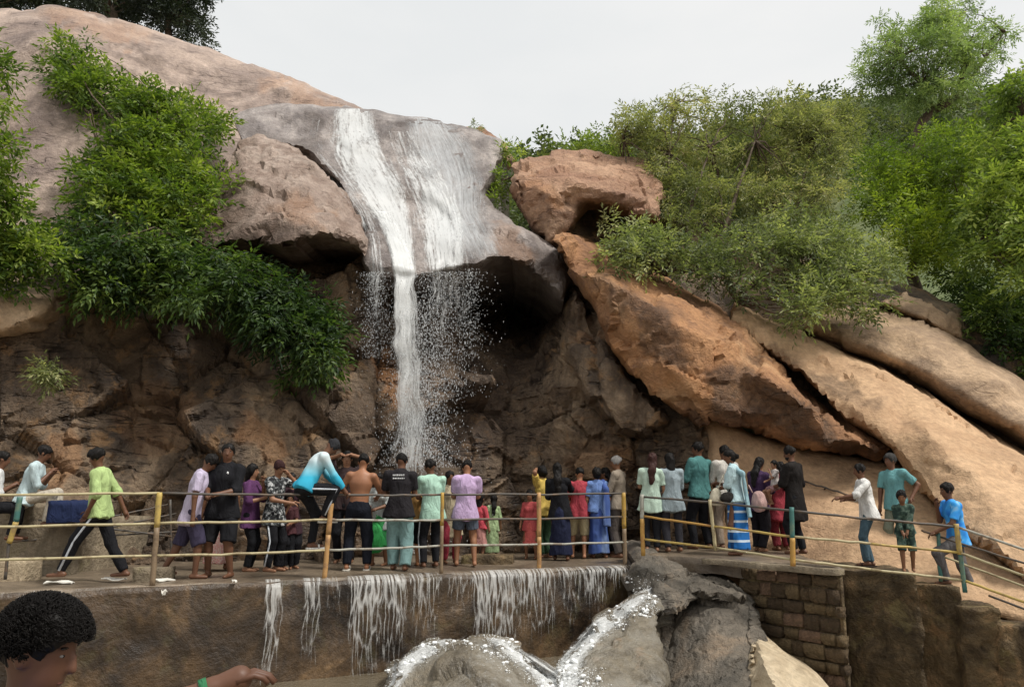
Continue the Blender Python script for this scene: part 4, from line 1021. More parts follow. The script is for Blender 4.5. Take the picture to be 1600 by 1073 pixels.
def flow_grid(rows, names, nu, nv, off, dens_u, dens_v, fall=None, push=0.0, seed=0):
    """rows: (py, px left, px right) down the rock; then a free fall to height fall"""
    rows = np.array(rows, float)
    vs = np.linspace(0, 1, nv)
    tt = np.linspace(0, 1, len(rows))
    py = np.interp(vs, tt, rows[:, 0]); pl = np.interp(vs, tt, rows[:, 1]); pr = np.interp(vs, tt, rows[:, 2])
    G = np.zeros((nv, nu, 3)); ok = np.zeros((nv, nu), bool)
    for i in range(nv):
        for j in range(nu):
            h = see(pl[i] + (pr[i] - pl[i]) * j / (nu - 1), py[i], names, off)
            if h is not None: G[i, j] = h; ok[i, j] = True
    for j in range(nu):
        o = np.where(ok[:, j])[0]
        if len(o) == 0: continue
        for k in range(3): G[:, j, k] = np.interp(np.arange(nv), o, G[o, j, k])
    good = ok.any(0); gi = np.where(good)[0]
    for j in np.where(~good)[0]: G[:, j] = G[:, gi[np.argmin(abs(gi - j))]]
    G[1:-1, 1:-1] = (G[1:-1, 1:-1] * 2 + G[:-2, 1:-1] + G[2:, 1:-1] + G[1:-1, :-2] + G[1:-1, 2:]) / 6
    us = np.linspace(0, 1, nu)
    D = np.outer(np.interp(vs, *zip(*dens_v)), np.ones(nu)) + np.interp(us, *zip(*dens_u))[None]
    w = np.linalg.norm(G[:, -1] - G[:, 0], axis=1).mean()
    Ls = np.concatenate([[0], np.cumsum(np.linalg.norm(np.diff(G[:, nu // 2], axis=0), axis=1))])
    if fall is not None:
        last = G[-1]; v0 = (G[-1] - G[-4]); v0 = v0 / (np.linalg.norm(v0, axis=1)[:, None] + 1e-9)
        nf = 46
        zd = np.linspace(0, 1, nf)[1:]
        add = []
        cx = last[:, 0].mean()
        for q in zd:
            r = last.copy()
            drop = (last[:, 2] - fall[0]) * q
            r[:, 2] = last[:, 2] - drop
            r[:, 1] = last[:, 1] - push * math.sqrt(q)
            r[:, 0] = cx + (last[:, 0] - cx) * (1 + fall[1] * q) + fall[2] * q
            r[:, 0] += 0.07 * math.sin(q * 9 + seed) * q
            add.append(r)
        add = np.array(add)
        add += 0.07 * fbm(add.reshape(-1, 3), 2.2, 3, seed)[:, None].reshape(add.shape[0], nu, 1) * np.array([1, 1, 0])
        G = np.concatenate([G, add])
        dv = np.interp(zd, *zip(*fall[3]))
        D = np.concatenate([D, np.outer(dv, np.ones(nu)) + np.interp(us, *zip(*dens_u))[None]])
        Ls = np.concatenate([Ls, Ls[-1] + (last[:, 2].mean() - fall[0]) * zd])
    uv = np.stack([np.outer(np.ones(len(Ls)), us * w), np.outer(Ls, np.ones(nu))], -1)
    return G, uv, D

fallw = empty('waterfall', P(655, 720, 15.6))
def wput(name, G, uv, D, mat):
    o = put(name, grid_mesh(name, G - np.array(fallw.location), uv, D), mat, fallw)
    return o
RN = ['waterfall_rock', 'overhanging_boulder', 'granite_dome']
edge_soft = [(0, -0.42), (0.28, 0.02), (0.5, 0.08), (0.72, 0.02), (1, -0.42)]
# main chute and the column below it
g = flow_grid([(170, 508, 596), (200, 502, 606), (235, 496, 620), (265, 508, 638), (300, 536, 654), (335, 566, 658), (365, 590, 656), (395, 602, 655), (428, 610, 656)], RN, 34, 64, 0.07, edge_soft, [(0, 0.60), (0.2, 0.60), (0.4, 0.60), (0.6, 0.63), (1, 0.68)], fall=(0.05, 1.0, 0.40, [(0, 0.62), (0.3, 0.54), (0.7, 0.48), (1, 0.40)]), push=0.35, seed=3)
wput('main_stream', *g, W_FALL)
g2 = flow_grid([(330, 575, 618), (360, 592, 632), (395, 606, 645), (430, 614, 652)], RN, 16, 30, 0.13, edge_soft, [(0, 0.5), (1, 0.85)], fall=(0.4, 0.3, 0.15, [(0, 0.68), (0.4, 0.54), (0.8, 0.38), (1, 0.26)]), push=0.42, seed=5)
wput('main_stream', *g2, W_FALL)
# wide veil to the right of it
g3 = flow_grid([(205, 580, 680), (250, 590, 705), (290, 612, 728), (330, 630, 742), (370, 642, 746), (405, 646, 748), (430, 648, 750)], RN, 34, 50, 0.06, edge_soft, [(0, 0.40), (0.35, 0.52), (0.6, 0.61), (0.85, 0.60), (1, 0.52)], fall=(1.6, 0.15, 0.1, [(0, 0.52), (0.25, 0.38), (0.5, 0.24), (1, 0.1)]), push=0.2, seed=7)
wput('side_stream', *g3, W_FALL)
g4 = flow_grid([(178, 625, 705), (230, 620, 760), (280, 640, 775), (330, 650, 770), (375, 660, 800), (405, 668, 815)], RN, 40, 44, 0.045, edge_soft, [(0, 0.65), (0.3, 0.60), (0.6, 0.64), (0.85, 0.56), (1, 0.40)], seed=9)
wput('thin_veil', *g4, W_VEIL)
g5 = flow_grid([(185, 470, 520), (215, 470, 512), (240, 480, 520), (280, 505, 560), (330, 545, 590), (375, 566, 604), (425, 568, 612)], RN, 22, 46, 0.06, edge_soft, [(0, 0.34), (0.3, 0.34), (0.6, 0.44), (1, 0.46)], fall=(2.0, 0.1, 0.05, [(0, 0.44), (0.4, 0.3), (1, 0.1)]), push=0.2, seed=11)
wput('side_stream', *g5, W_FALL)
tag(fallw, 'white waterfall pouring over the grey rock and falling behind the crowd', 'waterfall')

def droplets(name, pts, size, stretch, seed, mat=M_DROP):
    r = np.random.default_rng(seed)
    n = len(pts)
    oct_ = np.array([(1, 0, 0), (0, 1, 0), (-1, 0, 0), (0, -1, 0), (0, 0, 1), (0, 0, -1)], float)
    T0 = np.array([(0, 1, 4), (1, 2, 4), (2, 3, 4), (3, 0, 4), (1, 0, 5), (2, 1, 5), (3, 2, 5), (0, 3, 5)])
    s = size * r.uniform(0.4, 1.3, n) ** 1.5
    sc = np.stack([s, s, s * stretch * r.uniform(0.6, 1.6, n)], 1)
    V = (oct_[None] * sc[:, None] + np.asarray(pts)[:, None]).reshape(-1, 3)
    T = (T0[None] + (np.arange(n) * 6)[:, None, None]).reshape(-1, 3)
    return mesh_np(name, V, [T], True)
r_ = np.random.default_rng(3)
dp = []
def spray(n, px, pxs, y0, y1, Y, Ys, widen=0.0, pw=1.0):
    q = r_.uniform(0, 1, n) ** pw
    py = y0 + (y1 - y0) * q
    x = px + r_.normal(size=n) * pxs * (1 + widen * q)
    dp.append(Pn(np.stack([x, py], 1), Y + r_.normal(size=n) * Ys))
spray(9000, 655, 20, 470, 730, 15.7, 0.18, 0.5, 0.7)
spray(4200, 690, 30, 425, 620, 16.0, 0.2, 0.1, 1.3)
spray(2200, 588, 12, 425, 560, 16.0, 0.15, 0.3, 1.2)
spray(600, 735, 8, 420, 560, 16.2, 0.1, 0.6, 1.2)
spray(900, 662, 42, 690, 860, 15.4, 0.3, 0.3, 1.0)
d_ = put('water_spray', droplets('water_spray', np.vstack(dp), 0.0044, 3.2, 4), M_DROP)
tag(d_, 'loose white drops flying round the falling water', 'spray', kind='stuff')

# water spilling over the platform wall
curt = empty('water_curtain', edge(700))
def curtain(px0, px1, dens, zb, seed, off=0.13, top=-0.012):
    nu = max(6, int((px1 - px0) / 5)); nv = 36
    G = np.zeros((nv, nu, 3))
    for j in range(nu):
        p = edge(px0 + (px1 - px0) * j / (nu - 1), -off)
        for i in range(nv):
            q = i / (nv - 1)
            back = max(0.0, 1 - q / 0.06)
            e = edge(px0 + (px1 - px0) * j / (nu - 1), 0.10) if back > 0 else p
            b = p.lerp(e, back)
            G[i, j] = (b.x, b.y - 0.10 * math.sqrt(q), (0.012 if back > 0.5 else top) + (zb - top) * max(0, q - 0.03))
    w = (Vector(G[0, -1]) - Vector(G[0, 0])).length
    G += 0.03 * fbm(G.reshape(-1, 3), 3.0, 3, seed).reshape(nv, nu, 1) * np.array([0.6, 1, 0])
    us = np.linspace(0, 1, nu); vs = np.linspace(0, 1, nv)
    D = np.outer(np.interp(vs, [0, 0.1, 0.4, 0.8, 1], [0.06, 0.10, 0.02, -0.06, -0.1]), np.ones(nu)) + dens + np.interp(us, [0, 0.15, 0.85, 1], [-0.22, 0.0, 0.0, -0.22])[None]
    uv = np.stack([np.outer(np.ones(nv), us * w + seed * 3.3), np.outer(vs, np.ones(nu)) * (top - zb)], -1)
    put('stream', grid_mesh('stream', G - np.array(curt.location), uv, D), W_CURT, curt)
for k, (a, b, dn, zb) in enumerate(((412, 443, 0.62, -1.33), (470, 505, 0.52, -1.33), (505, 535, 0.42, -1.33), (542, 600, 0.60, -1.33), (592, 636, 0.58, -1.33), (632, 690, 0.50, -1.3), (690, 735, 0.44, -1.2), (728, 808, 0.60, -1.2), (796, 868, 0.55, -1.1), (862, 905, 0.50, -1.0), (900, 945, 0.54, -0.8), (938, 1004, 0.52, -0.55))):
    curtain(a, b, dn, zb, 300 + k)
tag(curt, 'threads of white water spilling over the platform edge below the railing', 'waterfall')

# foam running round the rocks below
def foam(paths, n, names, seed):
    r = np.random.default_rng(seed)
    out = []
    for (pts, wid, m) in paths:
        q = resample(np.array(pts, float), 6, False)
        lump = r.normal(size=(90, 2)) * np.array([wid, wid * 0.75]) + q[r.integers(len(q), size=90)]
        for _ in range(m):
            k = r.integers(90)
            x, y = lump[k] + r.normal(size=2) * wid * 0.38
            h = see(x, y, names, abs(r.normal()) * 0.04 + 0.005)
            if h is not None: out.append(h)
    return np.array(out)
fp = foam([([(590, 1085), (612, 1052), (640, 1024), (672, 1006), (700, 998)], 10, 4200), ([(700, 998), (745, 992), (770, 996)], 3, 420),
           ([(770, 1000), (800, 1016), (835, 1038), (862, 1064), (890, 1090)], 15, 5600), ([(1020, 926), (985, 942), (950, 966), (915, 992), (885, 1020), (870, 1050)], 14, 8200),
           ([(880, 1030), (905, 1052), (930, 1085)], 12, 3200), ([(720, 1000), (745, 1012), (790, 1028)], 3, 420), ([(1018, 925), (1016, 960)], 5, 700)], 0, ['plunge_boulder', 'wet_slope_rock', 'grey_sloping_rock'], 8)
W_FOAM = water_mat('foaming_water', 11, 7, 0.36, 0.82, rough=0.6)
fm = empty('side_cascade', P(950, 966, 11.4))
BR = ['plunge_boulder', 'wet_slope_rock', 'grey_sloping_rock']
for rows, dv in (([(920, 1000, 1030), (942, 962, 1010), (966, 926, 982), (994, 890, 950), (1022, 862, 925), (1050, 846, 915), (1090, 850, 940)], [(0, .60), (.5, .70), (1, .72)]),
                 ([(992, 700, 740), (1002, 660, 712), (1018, 628, 690), (1042, 602, 655), (1065, 586, 636), (1100, 570, 620)], [(0, .54), (.4, .66), (1, .7)]),
                 ([(996, 752, 790), (1010, 766, 820), (1030, 792, 856), (1052, 822, 888), (1090, 842, 925)], [(0, .56), (.5, .70), (1, .72)]),
                 ([(1000, 700, 800), (1020, 690, 830), (1050, 660, 850), (1085, 640, 870)], [(0, .34), (.5, .30), (1, .34)])):
    g_, u_, d0 = flow_grid(rows, BR, 22, 34, 0.03, edge_soft, dv)
    g_ = g_ + 0.02 * fbm(g_.reshape(-1, 3), 5, 3, 4).reshape(g_.shape[0], g_.shape[1], 1) * np.array([0, -1, 1])
    put('stream', grid_mesh('stream', g_ - np.array(fm.location), u_, d0), W_FOAM, fm)
tag(fm, 'white foaming water rushing round the boulders at the bottom', 'cascade')
d_ = put('foam_drops', droplets('foam_drops', fp[::3], 0.0055, 0.9, 6), M_FOAM)
tag(d_, 'white drops splashing above the foam at the bottom', 'spray', kind='stuff')
n_ = 24
th = np.linspace(0, 2 * math.pi, n_, endpoint=False)
pool = mesh_np('pool', np.array([(x, y, -1.30 + 0.0 * x) for x in np.linspace(-3.2, 3.6, n_) for y in np.linspace(6.0, 13.5, n_)]), [np.array([(i * n_ + j, (i + 1) * n_ + j, (i + 1) * n_ + j + 1, i * n_ + j + 1) for i in range(n_ - 1) for j in range(n_ - 1)])])
tag(put('pool', pool, M_POOL), kind='structure')
# ------------------------------------------------------------ figures
def A3(*v): return np.array(v, float)
def unit(v): return v / (np.linalg.norm(v) + 1e-12)

class Field:
    """a solid made of blended rounded shapes, turned into one continuous surface"""
    def __init__(s, h=0.013, k=0.03): s.h = h; s.k = k; s.p = []; s.cuts = []
    def cone(s, a, b, ra, rb, flat=None, kf=1.0, cap_a=False, cap_b=False, k=None, sub=False):
        s.p.append(('c', np.asarray(a, float), np.asarray(b, float), ra, rb, flat, kf, cap_a, cap_b, s.k if k is None else k, sub)); return s
    def ell(s, c, r, M=None, k=None, sub=False):
        s.p.append(('e', np.asarray(c, float), np.asarray(r, float), np.eye(3) if M is None else np.asarray(M, float), s.k if k is None else k, sub)); return s
    def cut(s, pt, n): s.cuts.append((np.asarray(pt, float), unit(np.asarray(n, float)))); return s
    def build(s, name, noise=0.0, nf=8.0, seed=0, grow=0.0):
        lo = np.full(3, 9.0); hi = np.full(3, -9.0)
        bb = []
        for q in s.p:
            if q[0] == 'c':
                R = max(q[3], q[4]) + q[9] + 3 * s.h + grow
                l = np.minimum(q[1], q[2]) - R; u = np.maximum(q[1], q[2]) + R
            else:
                R = max(q[2]) + q[4] + 3 * s.h + grow; l = q[1] - R; u = q[1] + R
            bb.append((l, u))
            if not q[-1]: lo = np.minimum(lo, l); hi = np.maximum(hi, u)
        n = np.ceil((hi - lo) / s.h).astype(int) + 1
        F = np.full(n, 0.2, np.float32)
        ax = [lo[d] + s.h * np.arange(n[d]) for d in range(3)]
        for q, (l, u) in zip(s.p, bb):
            i0 = np.clip(np.floor((l - lo) / s.h).astype(int), 0, n - 1); i1 = np.clip(np.ceil((u - lo) / s.h).astype(int) + 1, 1, n)
            if (i1 <= i0).any(): continue
            X, Y, Z = np.meshgrid(ax[0][i0[0]:i1[0]], ax[1][i0[1]:i1[1]], ax[2][i0[2]:i1[2]], indexing='ij')
            p = np.stack([X, Y, Z], -1)
            if q[0] == 'c':
                _, a, b, ra, rb, flat, kf, ca, cb, k, sub = q
                ab = b - a; l2 = ab @ ab + 1e-12
                t = np.clip(((p - a) @ ab) / l2, 0, 1)
                d = p - (a + t[..., None] * ab)
                if flat is not None: d = d + np.asarray(flat) * ((d @ np.asarray(flat)) * (kf - 1))[..., None]
                dd = np.linalg.norm(d, axis=-1) - (ra + (rb - ra) * t) - grow
                ux = ab / math.sqrt(l2)
                if ca: dd = np.maximum(dd, -((p - a) @ ux))
                if cb: dd = np.maximum(dd, (p - b) @ ux)
            else:
                _, c, r, M, k, sub = q
                d = (p - c) @ M
                r = r + grow
                m = np.linalg.norm(d / r, axis=-1)
                dd = (m - 1) * min(r) * 0.5 + (m - 1) * (r.mean()) * 0.5
            sl = F[i0[0]:i1[0], i0[1]:i1[1], i0[2]:i1[2]]
            if sub:
                F[i0[0]:i1[0], i0[1]:i1[1], i0[2]:i1[2]] = np.maximum(sl, -dd)
            else:
                hh = np.clip(0.5 + 0.5 * (sl - dd) / k, 0, 1)
                F[i0[0]:i1[0], i0[1]:i1[1], i0[2]:i1[2]] = np.minimum(np.minimum(sl, dd), sl + (dd - sl) * hh - k * hh * (1 - hh))
        if s.cuts or noise:
            X, Y, Z = np.meshgrid(*ax, indexing='ij')
            p = np.stack([X, Y, Z], -1)
            if noise:
                band = np.abs(F) < 0.05
                F[band] += noise * fbm(p[band] * np.array([1, 1, 0.55]), nf, 2, seed)
            for pt, nn in s.cuts: F = np.maximum(F, ((p - pt) @ nn).astype(np.float32))
        return surface_nets(name, F, lo, s.h)

def surface_nets(name, F, lo, h, raw=False):
    F = F.astype(np.float32)
    F[0] = F[-1] = 0.1; F[:, 0] = F[:, -1] = 0.1; F[:, :, 0] = F[:, :, -1] = 0.1
    S = F < 0
    c = S[:-1, :-1, :-1].astype(np.int8)
    off = [(i, j, k) for i in (0, 1) for j in (0, 1) for k in (0, 1)]
    sh = [d - 1 for d in F.shape]
    cnt = np.zeros(sh, np.int8)
    for (i, j, k) in off: cnt += S[i:i + sh[0], j:j + sh[1], k:k + sh[2]]
    act = (cnt > 0) & (cnt < 8)
    ai, aj, ak = np.where(act)
    idx = np.full(sh, -1, np.int64); idx[act] = np.arange(len(ai))
    pos = np.zeros((len(ai), 3)); num = np.zeros(len(ai))
    for a in off:
        for d in range(3):
            if a[d]: continue
            b = list(a); b[d] = 1
            fa = F[ai + a[0], aj + a[1], ak + a[2]]; fb = F[ai + b[0], aj + b[1], ak + b[2]]
            m = (fa < 0) != (fb < 0)
            t = np.where(m, fa / np.where(m, fa - fb, 1), 0)
            q = np.tile(np.array(a, float), (len(ai), 1)); q[:, d] += t
            pos[m] += q[m]; num[m] += 1
    V = lo + h * (np.stack([ai, aj, ak], 1) + pos / num[:, None])
    Q = []
    for d in range(3):
        e0 = [slice(None)] * 3; e1 = [slice(None)] * 3
        e0[d] = slice(0, -1); e1[d] = slice(1, None)
        ch = S[tuple(e0)] != S[tuple(e1)]
        I = np.array(np.where(ch))
        d1, d2 = (d + 1) % 3, (d + 2) % 3
        ok = (I[d1] > 0) & (I[d2] > 0) & (I[d1] < sh[d1]) & (I[d2] < sh[d2])
        I = I[:, ok]
        ins = S[tuple(I)]
        def cell(o1, o2):
            J = I.copy(); J[d1] += o1; J[d2] += o2
            return idx[tuple(J)]
        q = np.stack([cell(-1, -1), cell(0, -1), cell(0, 0), cell(-1, 0)], 1)
        q[~ins] = q[~ins][:, ::-1]
        Q.append(q)
    Q = np.vstack(Q)
    if raw: return V, Q
    return mesh_np(name, V, [Q], True)

def ik(a, c, l1, l2, pole):
    d = c - a; D = np.linalg.norm(d)
    if D > (l1 + l2) * 0.995: c = a + d / D * (l1 + l2) * 0.995; d = c - a; D = np.linalg.norm(d)
    x = (l1 * l1 - l2 * l2 + D * D) / (2 * D)
    hgt = math.sqrt(max(0, l1 * l1 - x * x))
    u = d / D
    p = np.asarray(pole, float); p = p - u * (p @ u)
    return a + u * x + unit(p) * hgt, c

def rotm(ax, deg):
    return np.array(Matrix.Rotation(math.radians(deg), 3, ax))

CLOTH = {}
def cloth(c, rough=0.85):
    lm = 0.3 * c[0] + 0.6 * c[1] + 0.1 * c[2]
    c = tuple(x * 0.82 + lm * 0.18 for x in c)
    key = tuple(round(x, 3) for x in c)
    if key not in CLOTH:
        t = NT('cloth_%d' % len(CLOTH))
        n = t.noise(9, 4, t.mapping((1, 1, 0.45)), 0.6, 0.8)
        CLOTH[key] = t.done(t.mix(1.0, c, t.ramp(n, [(0.3, 0.72), (0.7, 1.12)]), 'MULTIPLY'), rough, t.bump(n, 0.9, 0.05), 0.12)
    return CLOTH[key]
def skin(c):
    key = ('skin',) + tuple(round(x, 3) for x in c)
    if key not in CLOTH:
        t = NT('skin_%d' % len(CLOTH))
        n = t.noise(6, 3)
        CLOTH[key] = t.done(t.mix(1.0, c, t.ramp(n, [(0.3, 0.85), (0.7, 1.12)]), 'MULTIPLY'), 0.5, None, 0.35)
    return CLOTH[key]
SK1, SK2, SK3 = (0.20, 0.095, 0.05), (0.14, 0.063, 0.034), (0.28, 0.14, 0.08)
M_HAIR = cloth((0.012, 0.010, 0.009), 0.5)
M_GREYHAIR = cloth((0.28, 0.26, 0.24), 0.6)
t_ = NT('eye_dark'); M_EYE = t_.done((0.015, 0.01, 0.008), 0.2)
t_ = NT('eye_white'); M_EYEW = t_.done((0.25, 0.23, 0.21), 0.3)
t_ = NT('lip'); M_LIP = t_.done((0.12, 0.045, 0.032), 0.5)

ARM = {'down': (.27, .05, .83), 'front': (.07, .30, 1.08), 'face': (.07, .19, 1.50), 'rail': (.25, .36, 1.08), 'phone': (.05, .30, 1.30), 'head': (.13, .04, 1.66), 'hip': (.28, .0, 1.0),
       'reach': (.20, .50, 1.15), 'back': (.05, -.16, .98), 'hold': (.10, .26, 1.18), 'swingf': (.26, .24, .92), 'swingb': (.26, -.22, .92), 'out': (.50, .25, 1.10), 'chin': (.03, .2, 1.40)}

def figure(label, foot, height, face, shirt=None, legs=None, hair=('short',), arms=('down', 'down'), sk=SK1, lean=0, side=0, head=(0, 0), feet=None, pelvis=None, female=False, kid=False, w=1.0, extra=None, shoes=None, h=0.0135, group='people at the waterfall', hands=True, seed=0, knees=(0.0, 1.0)):
    """a person; foot = ground point, face = heading in degrees (0 looks away from the camera, 90 to the left, -90 to the right)"""
    rj = random.Random(seed * 7 + 3)
    if pelvis is None:
        lean += rj.uniform(-2, 5); side += rj.uniform(-4, 4); head = (head[0] + rj.uniform(-14, 14), head[1] + rj.uniform(-2, 10))
    if feet is None:
        a_ = rj.uniform(-.07, .07); feet = ((.10 + rj.uniform(-.02, .05), a_, .085), (-.10 - rj.uniform(-.02, .05), -a_, .085))
    s = height / 1.70
    hs = 1.22 if kid else 1.0            # head size
    pz = A3(0, 0, .92) if pelvis is None else np.asarray(pelvis, float)
    RL = rotm('X', -lean) @ rotm('Y', side)
    up = RL @ A3(0, 0, 1); fw = RL @ A3(0, 1, 0); rt = RL @ A3(1, 0, 0)
    sw = (.165 if female else .185) * (0.9 if kid else 1); hw = .095 if female else .088
    waist = pz + up * .17; chest = pz + up * .36; shc = pz + up * .475; nb = pz + up * .525 + fw * .005
    HR = RL @ rotm('Z', head[0]) @ rotm('X', -head[1])
    hu = HR @ A3(0, 0, 1); hf = HR @ A3(0, 1, 0); hr = HR @ A3(1, 0, 0)
    hc = nb + up * .045 + hu * .125 * hs + fw * .012
    J = {}
    for sg, nm in ((1, 'R'), (-1, 'L')):
        sh = shc + rt * sg * sw
        a = arms[0] if sg > 0 else arms[1]
        tg = np.array(ARM[a] if isinstance(a, str) else a, float) * A3(sg, 1, 1)
        if isinstance(a, str) and a not in ('rail', 'reach', 'swingf', 'swingb', 'out'):
            tg = pz + RL @ (tg - A3(0, 0, .92))
        el, wr = ik(sh, tg, .285, .25, A3(sg * .6, -.6, -.5))
        hip = pz + A3(sg * hw, 0, -.03)
        ft = (A3(sg * .105, 0.0, .085) if feet is None else np.array(feet[0] if sg > 0 else feet[1], float))
        kn, an = ik(hip, ft, .42, .405, A3(sg * .15 + knees[0], knees[1], .0))
        J[nm] = dict(sh=sh, el=el, wr=wr, hip=hip, kn=kn, an=an)
    # ---- body
    B = Field(h, 0.035)
    B.cone(pz + up * -.02, waist, .135 * w, .115 * w, fw, 1.32).cone(waist, chest, .115 * w, .145 * w, fw, 1.32).cone(chest, shc - up * .03, .145 * w, .115 * w, fw, 1.45)
    B.cone(shc - rt * sw * .82, shc + rt * sw * .82, .055, .055)
    B.cone(nb - up * .04, hc - hu * .06, .057, .05, k=.025)
    if not female: pass
    else: B.ell(chest + fw * .07 - rt * .065 - up * .01, (.06, .05, .06), k=.04).ell(chest + fw * .07 + rt * .065 - up * .01, (.06, .05, .06), k=.04)
    HM = np.stack([hr, hf, hu], 1)
    B.ell(hc + hu * .02 * hs - hf * .008, A3(.073, .092, .098) * hs, HM, k=.02)
    B.ell(hc - hu * .045 * hs + hf * .02, A3(.056, .062, .072) * hs, HM, k=.03)
    B.cone(hc + hf * .088 * hs + hu * .005, hc + hf * .096 * hs - hu * .028 * hs, .008, .0125, k=.012)
    for sg in (1, -1): B.ell(hc + hr * sg * .074 * hs - hf * .005 - hu * .01, A3(.012, .02, .03) * hs, HM, k=.006)
    for nm, sg in (('R', 1), ('L', -1)):
        j = J[nm]
        B.cone(j['sh'], j['el'], .050 * w, .039 * w).cone(j['el'], j['wr'], .040 * w, .026, k=.02)
        fd = unit(j['wr'] - j['el'])
        B.cone(j['wr'], j['wr'] + fd * .075, .026, .034, k=.02)
        B.cone(j['hip'], j['kn'], .080 * w, .054 * w).cone(j['kn'], j['an'], .054 * w, .036, k=.025)
        cf = unit((j['kn'] - j['an']) * .0 + fw * A3(1, 1, 0)); bk_ = j['an'] - cf * .045
        calf = j['kn'] + (j['an'] - j['kn']) * .3
        B.ell(calf - cf * .008, (.045 * w, .048 * w, .09), k=.03)
        B.cone(j['an'] - cf * .04 - A3(0, 0, .045), j['an'] + cf * .15 - A3(0, 0, .058), .036, .026, A3(0, 0, 1), 1.1, k=.025)
    me = B.build('body')
    # fingers: separate, unequal, bent, rooted in the palm
    if hands:
        V = [np.array([v.co[:] for v in me.vertices])]; Q = [np.array([p.vertices[:] for p in me.polygons])]; T = []; nV = len(V[0])
        for nm, sg in (('R', 1), ('L', -1)):
            j = J[nm]; fd = unit(j['wr'] - j['el'])
            ac = unit(np.cross(fd, A3(0, 0, 1)) if abs(fd[2]) < .8 else np.cross(fd, A3(1, 0, 0)))
            pn = unit(np.cross(ac, fd)); pn = pn if pn[2] < 0 else -pn
            for q, (o, l) in enumerate(((-.026, .068), (-.009, .078), (.009, .073), (.025, .056), (-.034, .05))):
                p0 = j['wr'] + fd * (.085 if q < 4 else .035) + ac * o
                if q < 4: pts = [p0 - fd * .02, p0 + fd * l * .45, p0 + fd * l * .8 + pn * l * .25, p0 + fd * l * .95 + pn * l * .55]
                else: pts = [p0, p0 - ac * .02 + fd * .02 + pn * .008, p0 - ac * .028 + fd * l + pn * .016]
                v, f, t = tube_np(pts, np.linspace(.0098, .0070, len(pts)), 5 if h > .01 else 9)
                V.append(v); Q.append(f + nV); T.append(t + nV); nV += len(v)
        me = mesh_np('body', np.vstack(V), [np.vstack(Q), np.vstack(T)], True)
    ang = math.radians(face)
    o = put('person', me, skin(sk), None, tuple(foot))
    o.rotation_euler = (0, 0, ang); o.scale = (s, s, s)
    tag(o, label, 'person', group)
    kid_ = lambda nm, m, mt: put(nm, m, mt, o)
    # ---- lower clothes
    if legs:
        kind, colr = legs[0], legs[1]
        G = Field(h, 0.03)
        ex = .02
        if kind in ('trousers', 'shorts', 'loose', 'half'):
            G.cone(pz + up * -.03, pz + up * .09, (.138 + ex * .3) * w, (.108 if shirt else .128) * w, fw, 1.3, cap_b=True)
            for nm in 'RL':
                j = J[nm]
                fr = {'trousers': 1, 'loose': 1, 'shorts': 0, 'half': .0}[kind]
                wd = {'trousers': .02, 'loose': .042, 'shorts': .032, 'half': .03}[kind]
                if fr: 
                    G.cone(j['hip'], j['kn'], .080 * w + wd * .8, .056 * w + wd)
                    G.cone(j['kn'], j['an'] + unit(j['kn'] - j['an']) * .0, .056 * w + wd, .042 + wd * .9, cap_b=True, k=.02)
                else:
                    q = .72 if kind == 'shorts' else 1.08
                    G.cone(j['hip'], j['hip'] + (j['kn'] - j['hip']) * q, .082 * w + wd * .8, .064 * w + wd, cap_b=True)
        elif kind in ('skirt', 'long'):
            hem = .10 if kind == 'long' else .38
            bx = (J['R']['an'] + J['L']['an']) / 2
            hp = A3(pz[0] * .3 + bx[0] * .7, pz[1] * .3 + bx[1] * .7, hem)
            G.cone(pz + up * .10, pz - A3(0, 0, .12), .122 * w, .165 * w, fw, 1.2, cap_a=True)
            G.cone(pz - A3(0, 0, .12), hp, .165 * w, .205 if kind == 'long' else .23, A3(0, 1, 0), 1.15, cap_b=True)
        kid_({'trousers': 'trousers', 'loose': 'trousers', 'shorts': 'shorts', 'half': 'shorts', 'skirt': 'skirt', 'long': 'skirt'}[kind], G.build('lower_garment', .012 if kind != 'long' else .018, 8 if kind != 'long' else 11, seed), colr if hasattr(colr, 'node_tree') else cloth(colr))
        if len(legs) > 2 and legs[2]:
            S = Soup()
            for nm, sg in (('R', 1), ('L', -1)):
                if legs[2] in (nm, True):
                    j = J[nm]; wd = .026
                    S.tube([j['hip'] + rt * sg * (.086 * w + .018), j['hip'] * .5 + j['kn'] * .5 + rt * sg * (.072 * w + .02), j['kn'] + rt * sg * (.056 * w + .020), j['kn'] * .5 + j['an'] * .5 + rt * sg * .068, j['an'] + rt * sg * .056 + A3(0, 0, .01)], .014, 6)
            put('trouser_stripe', S.mesh('stripe'), cloth((0.62, 0.66, 0.72)), [q for q in o.children if q.name.startswith('trousers')][0])
    # ---- upper clothes
    if shirt:
        kind, colr = shirt[0], shirt[1]
        hem = shirt[2] if len(shirt) > 2 else -.10
        G = Field(h, 0.035)
        g = .016 if kind != 'loose' else .028
        G.cone(pz + up * hem, waist, (.142 + (.01 if hem < -.15 else 0)) * w + g, .12 * w + g, fw, 1.3, cap_a=True).cone(waist, chest, .122 * w + g, .147 * w + g, fw, 1.3).cone(chest, shc - up * .03, .147 * w + g, .118 * w + g, fw, 1.42)
        if hem < -.03:
            lw = {'loose': .048, 'shorts': .034, 'half': .032, 'skirt': .026, 'long': .03}.get(legs[0] if legs else '', .031)
            for sg in (1, -1): G.cone(pz + up * hem + rt * sg * hw, waist + up * .06 + rt * sg * .04, .082 * w + lw + .030, .085 * w + g, fw, 1.0, cap_a=True)
        G.cone(shc - rt * sw * .82, shc + rt * sw * .82, .055 + g * .8, .055 + g * .8)
        G.cone(shc, nb + up * .012, .075, .064, cap_b=True, k=.02)
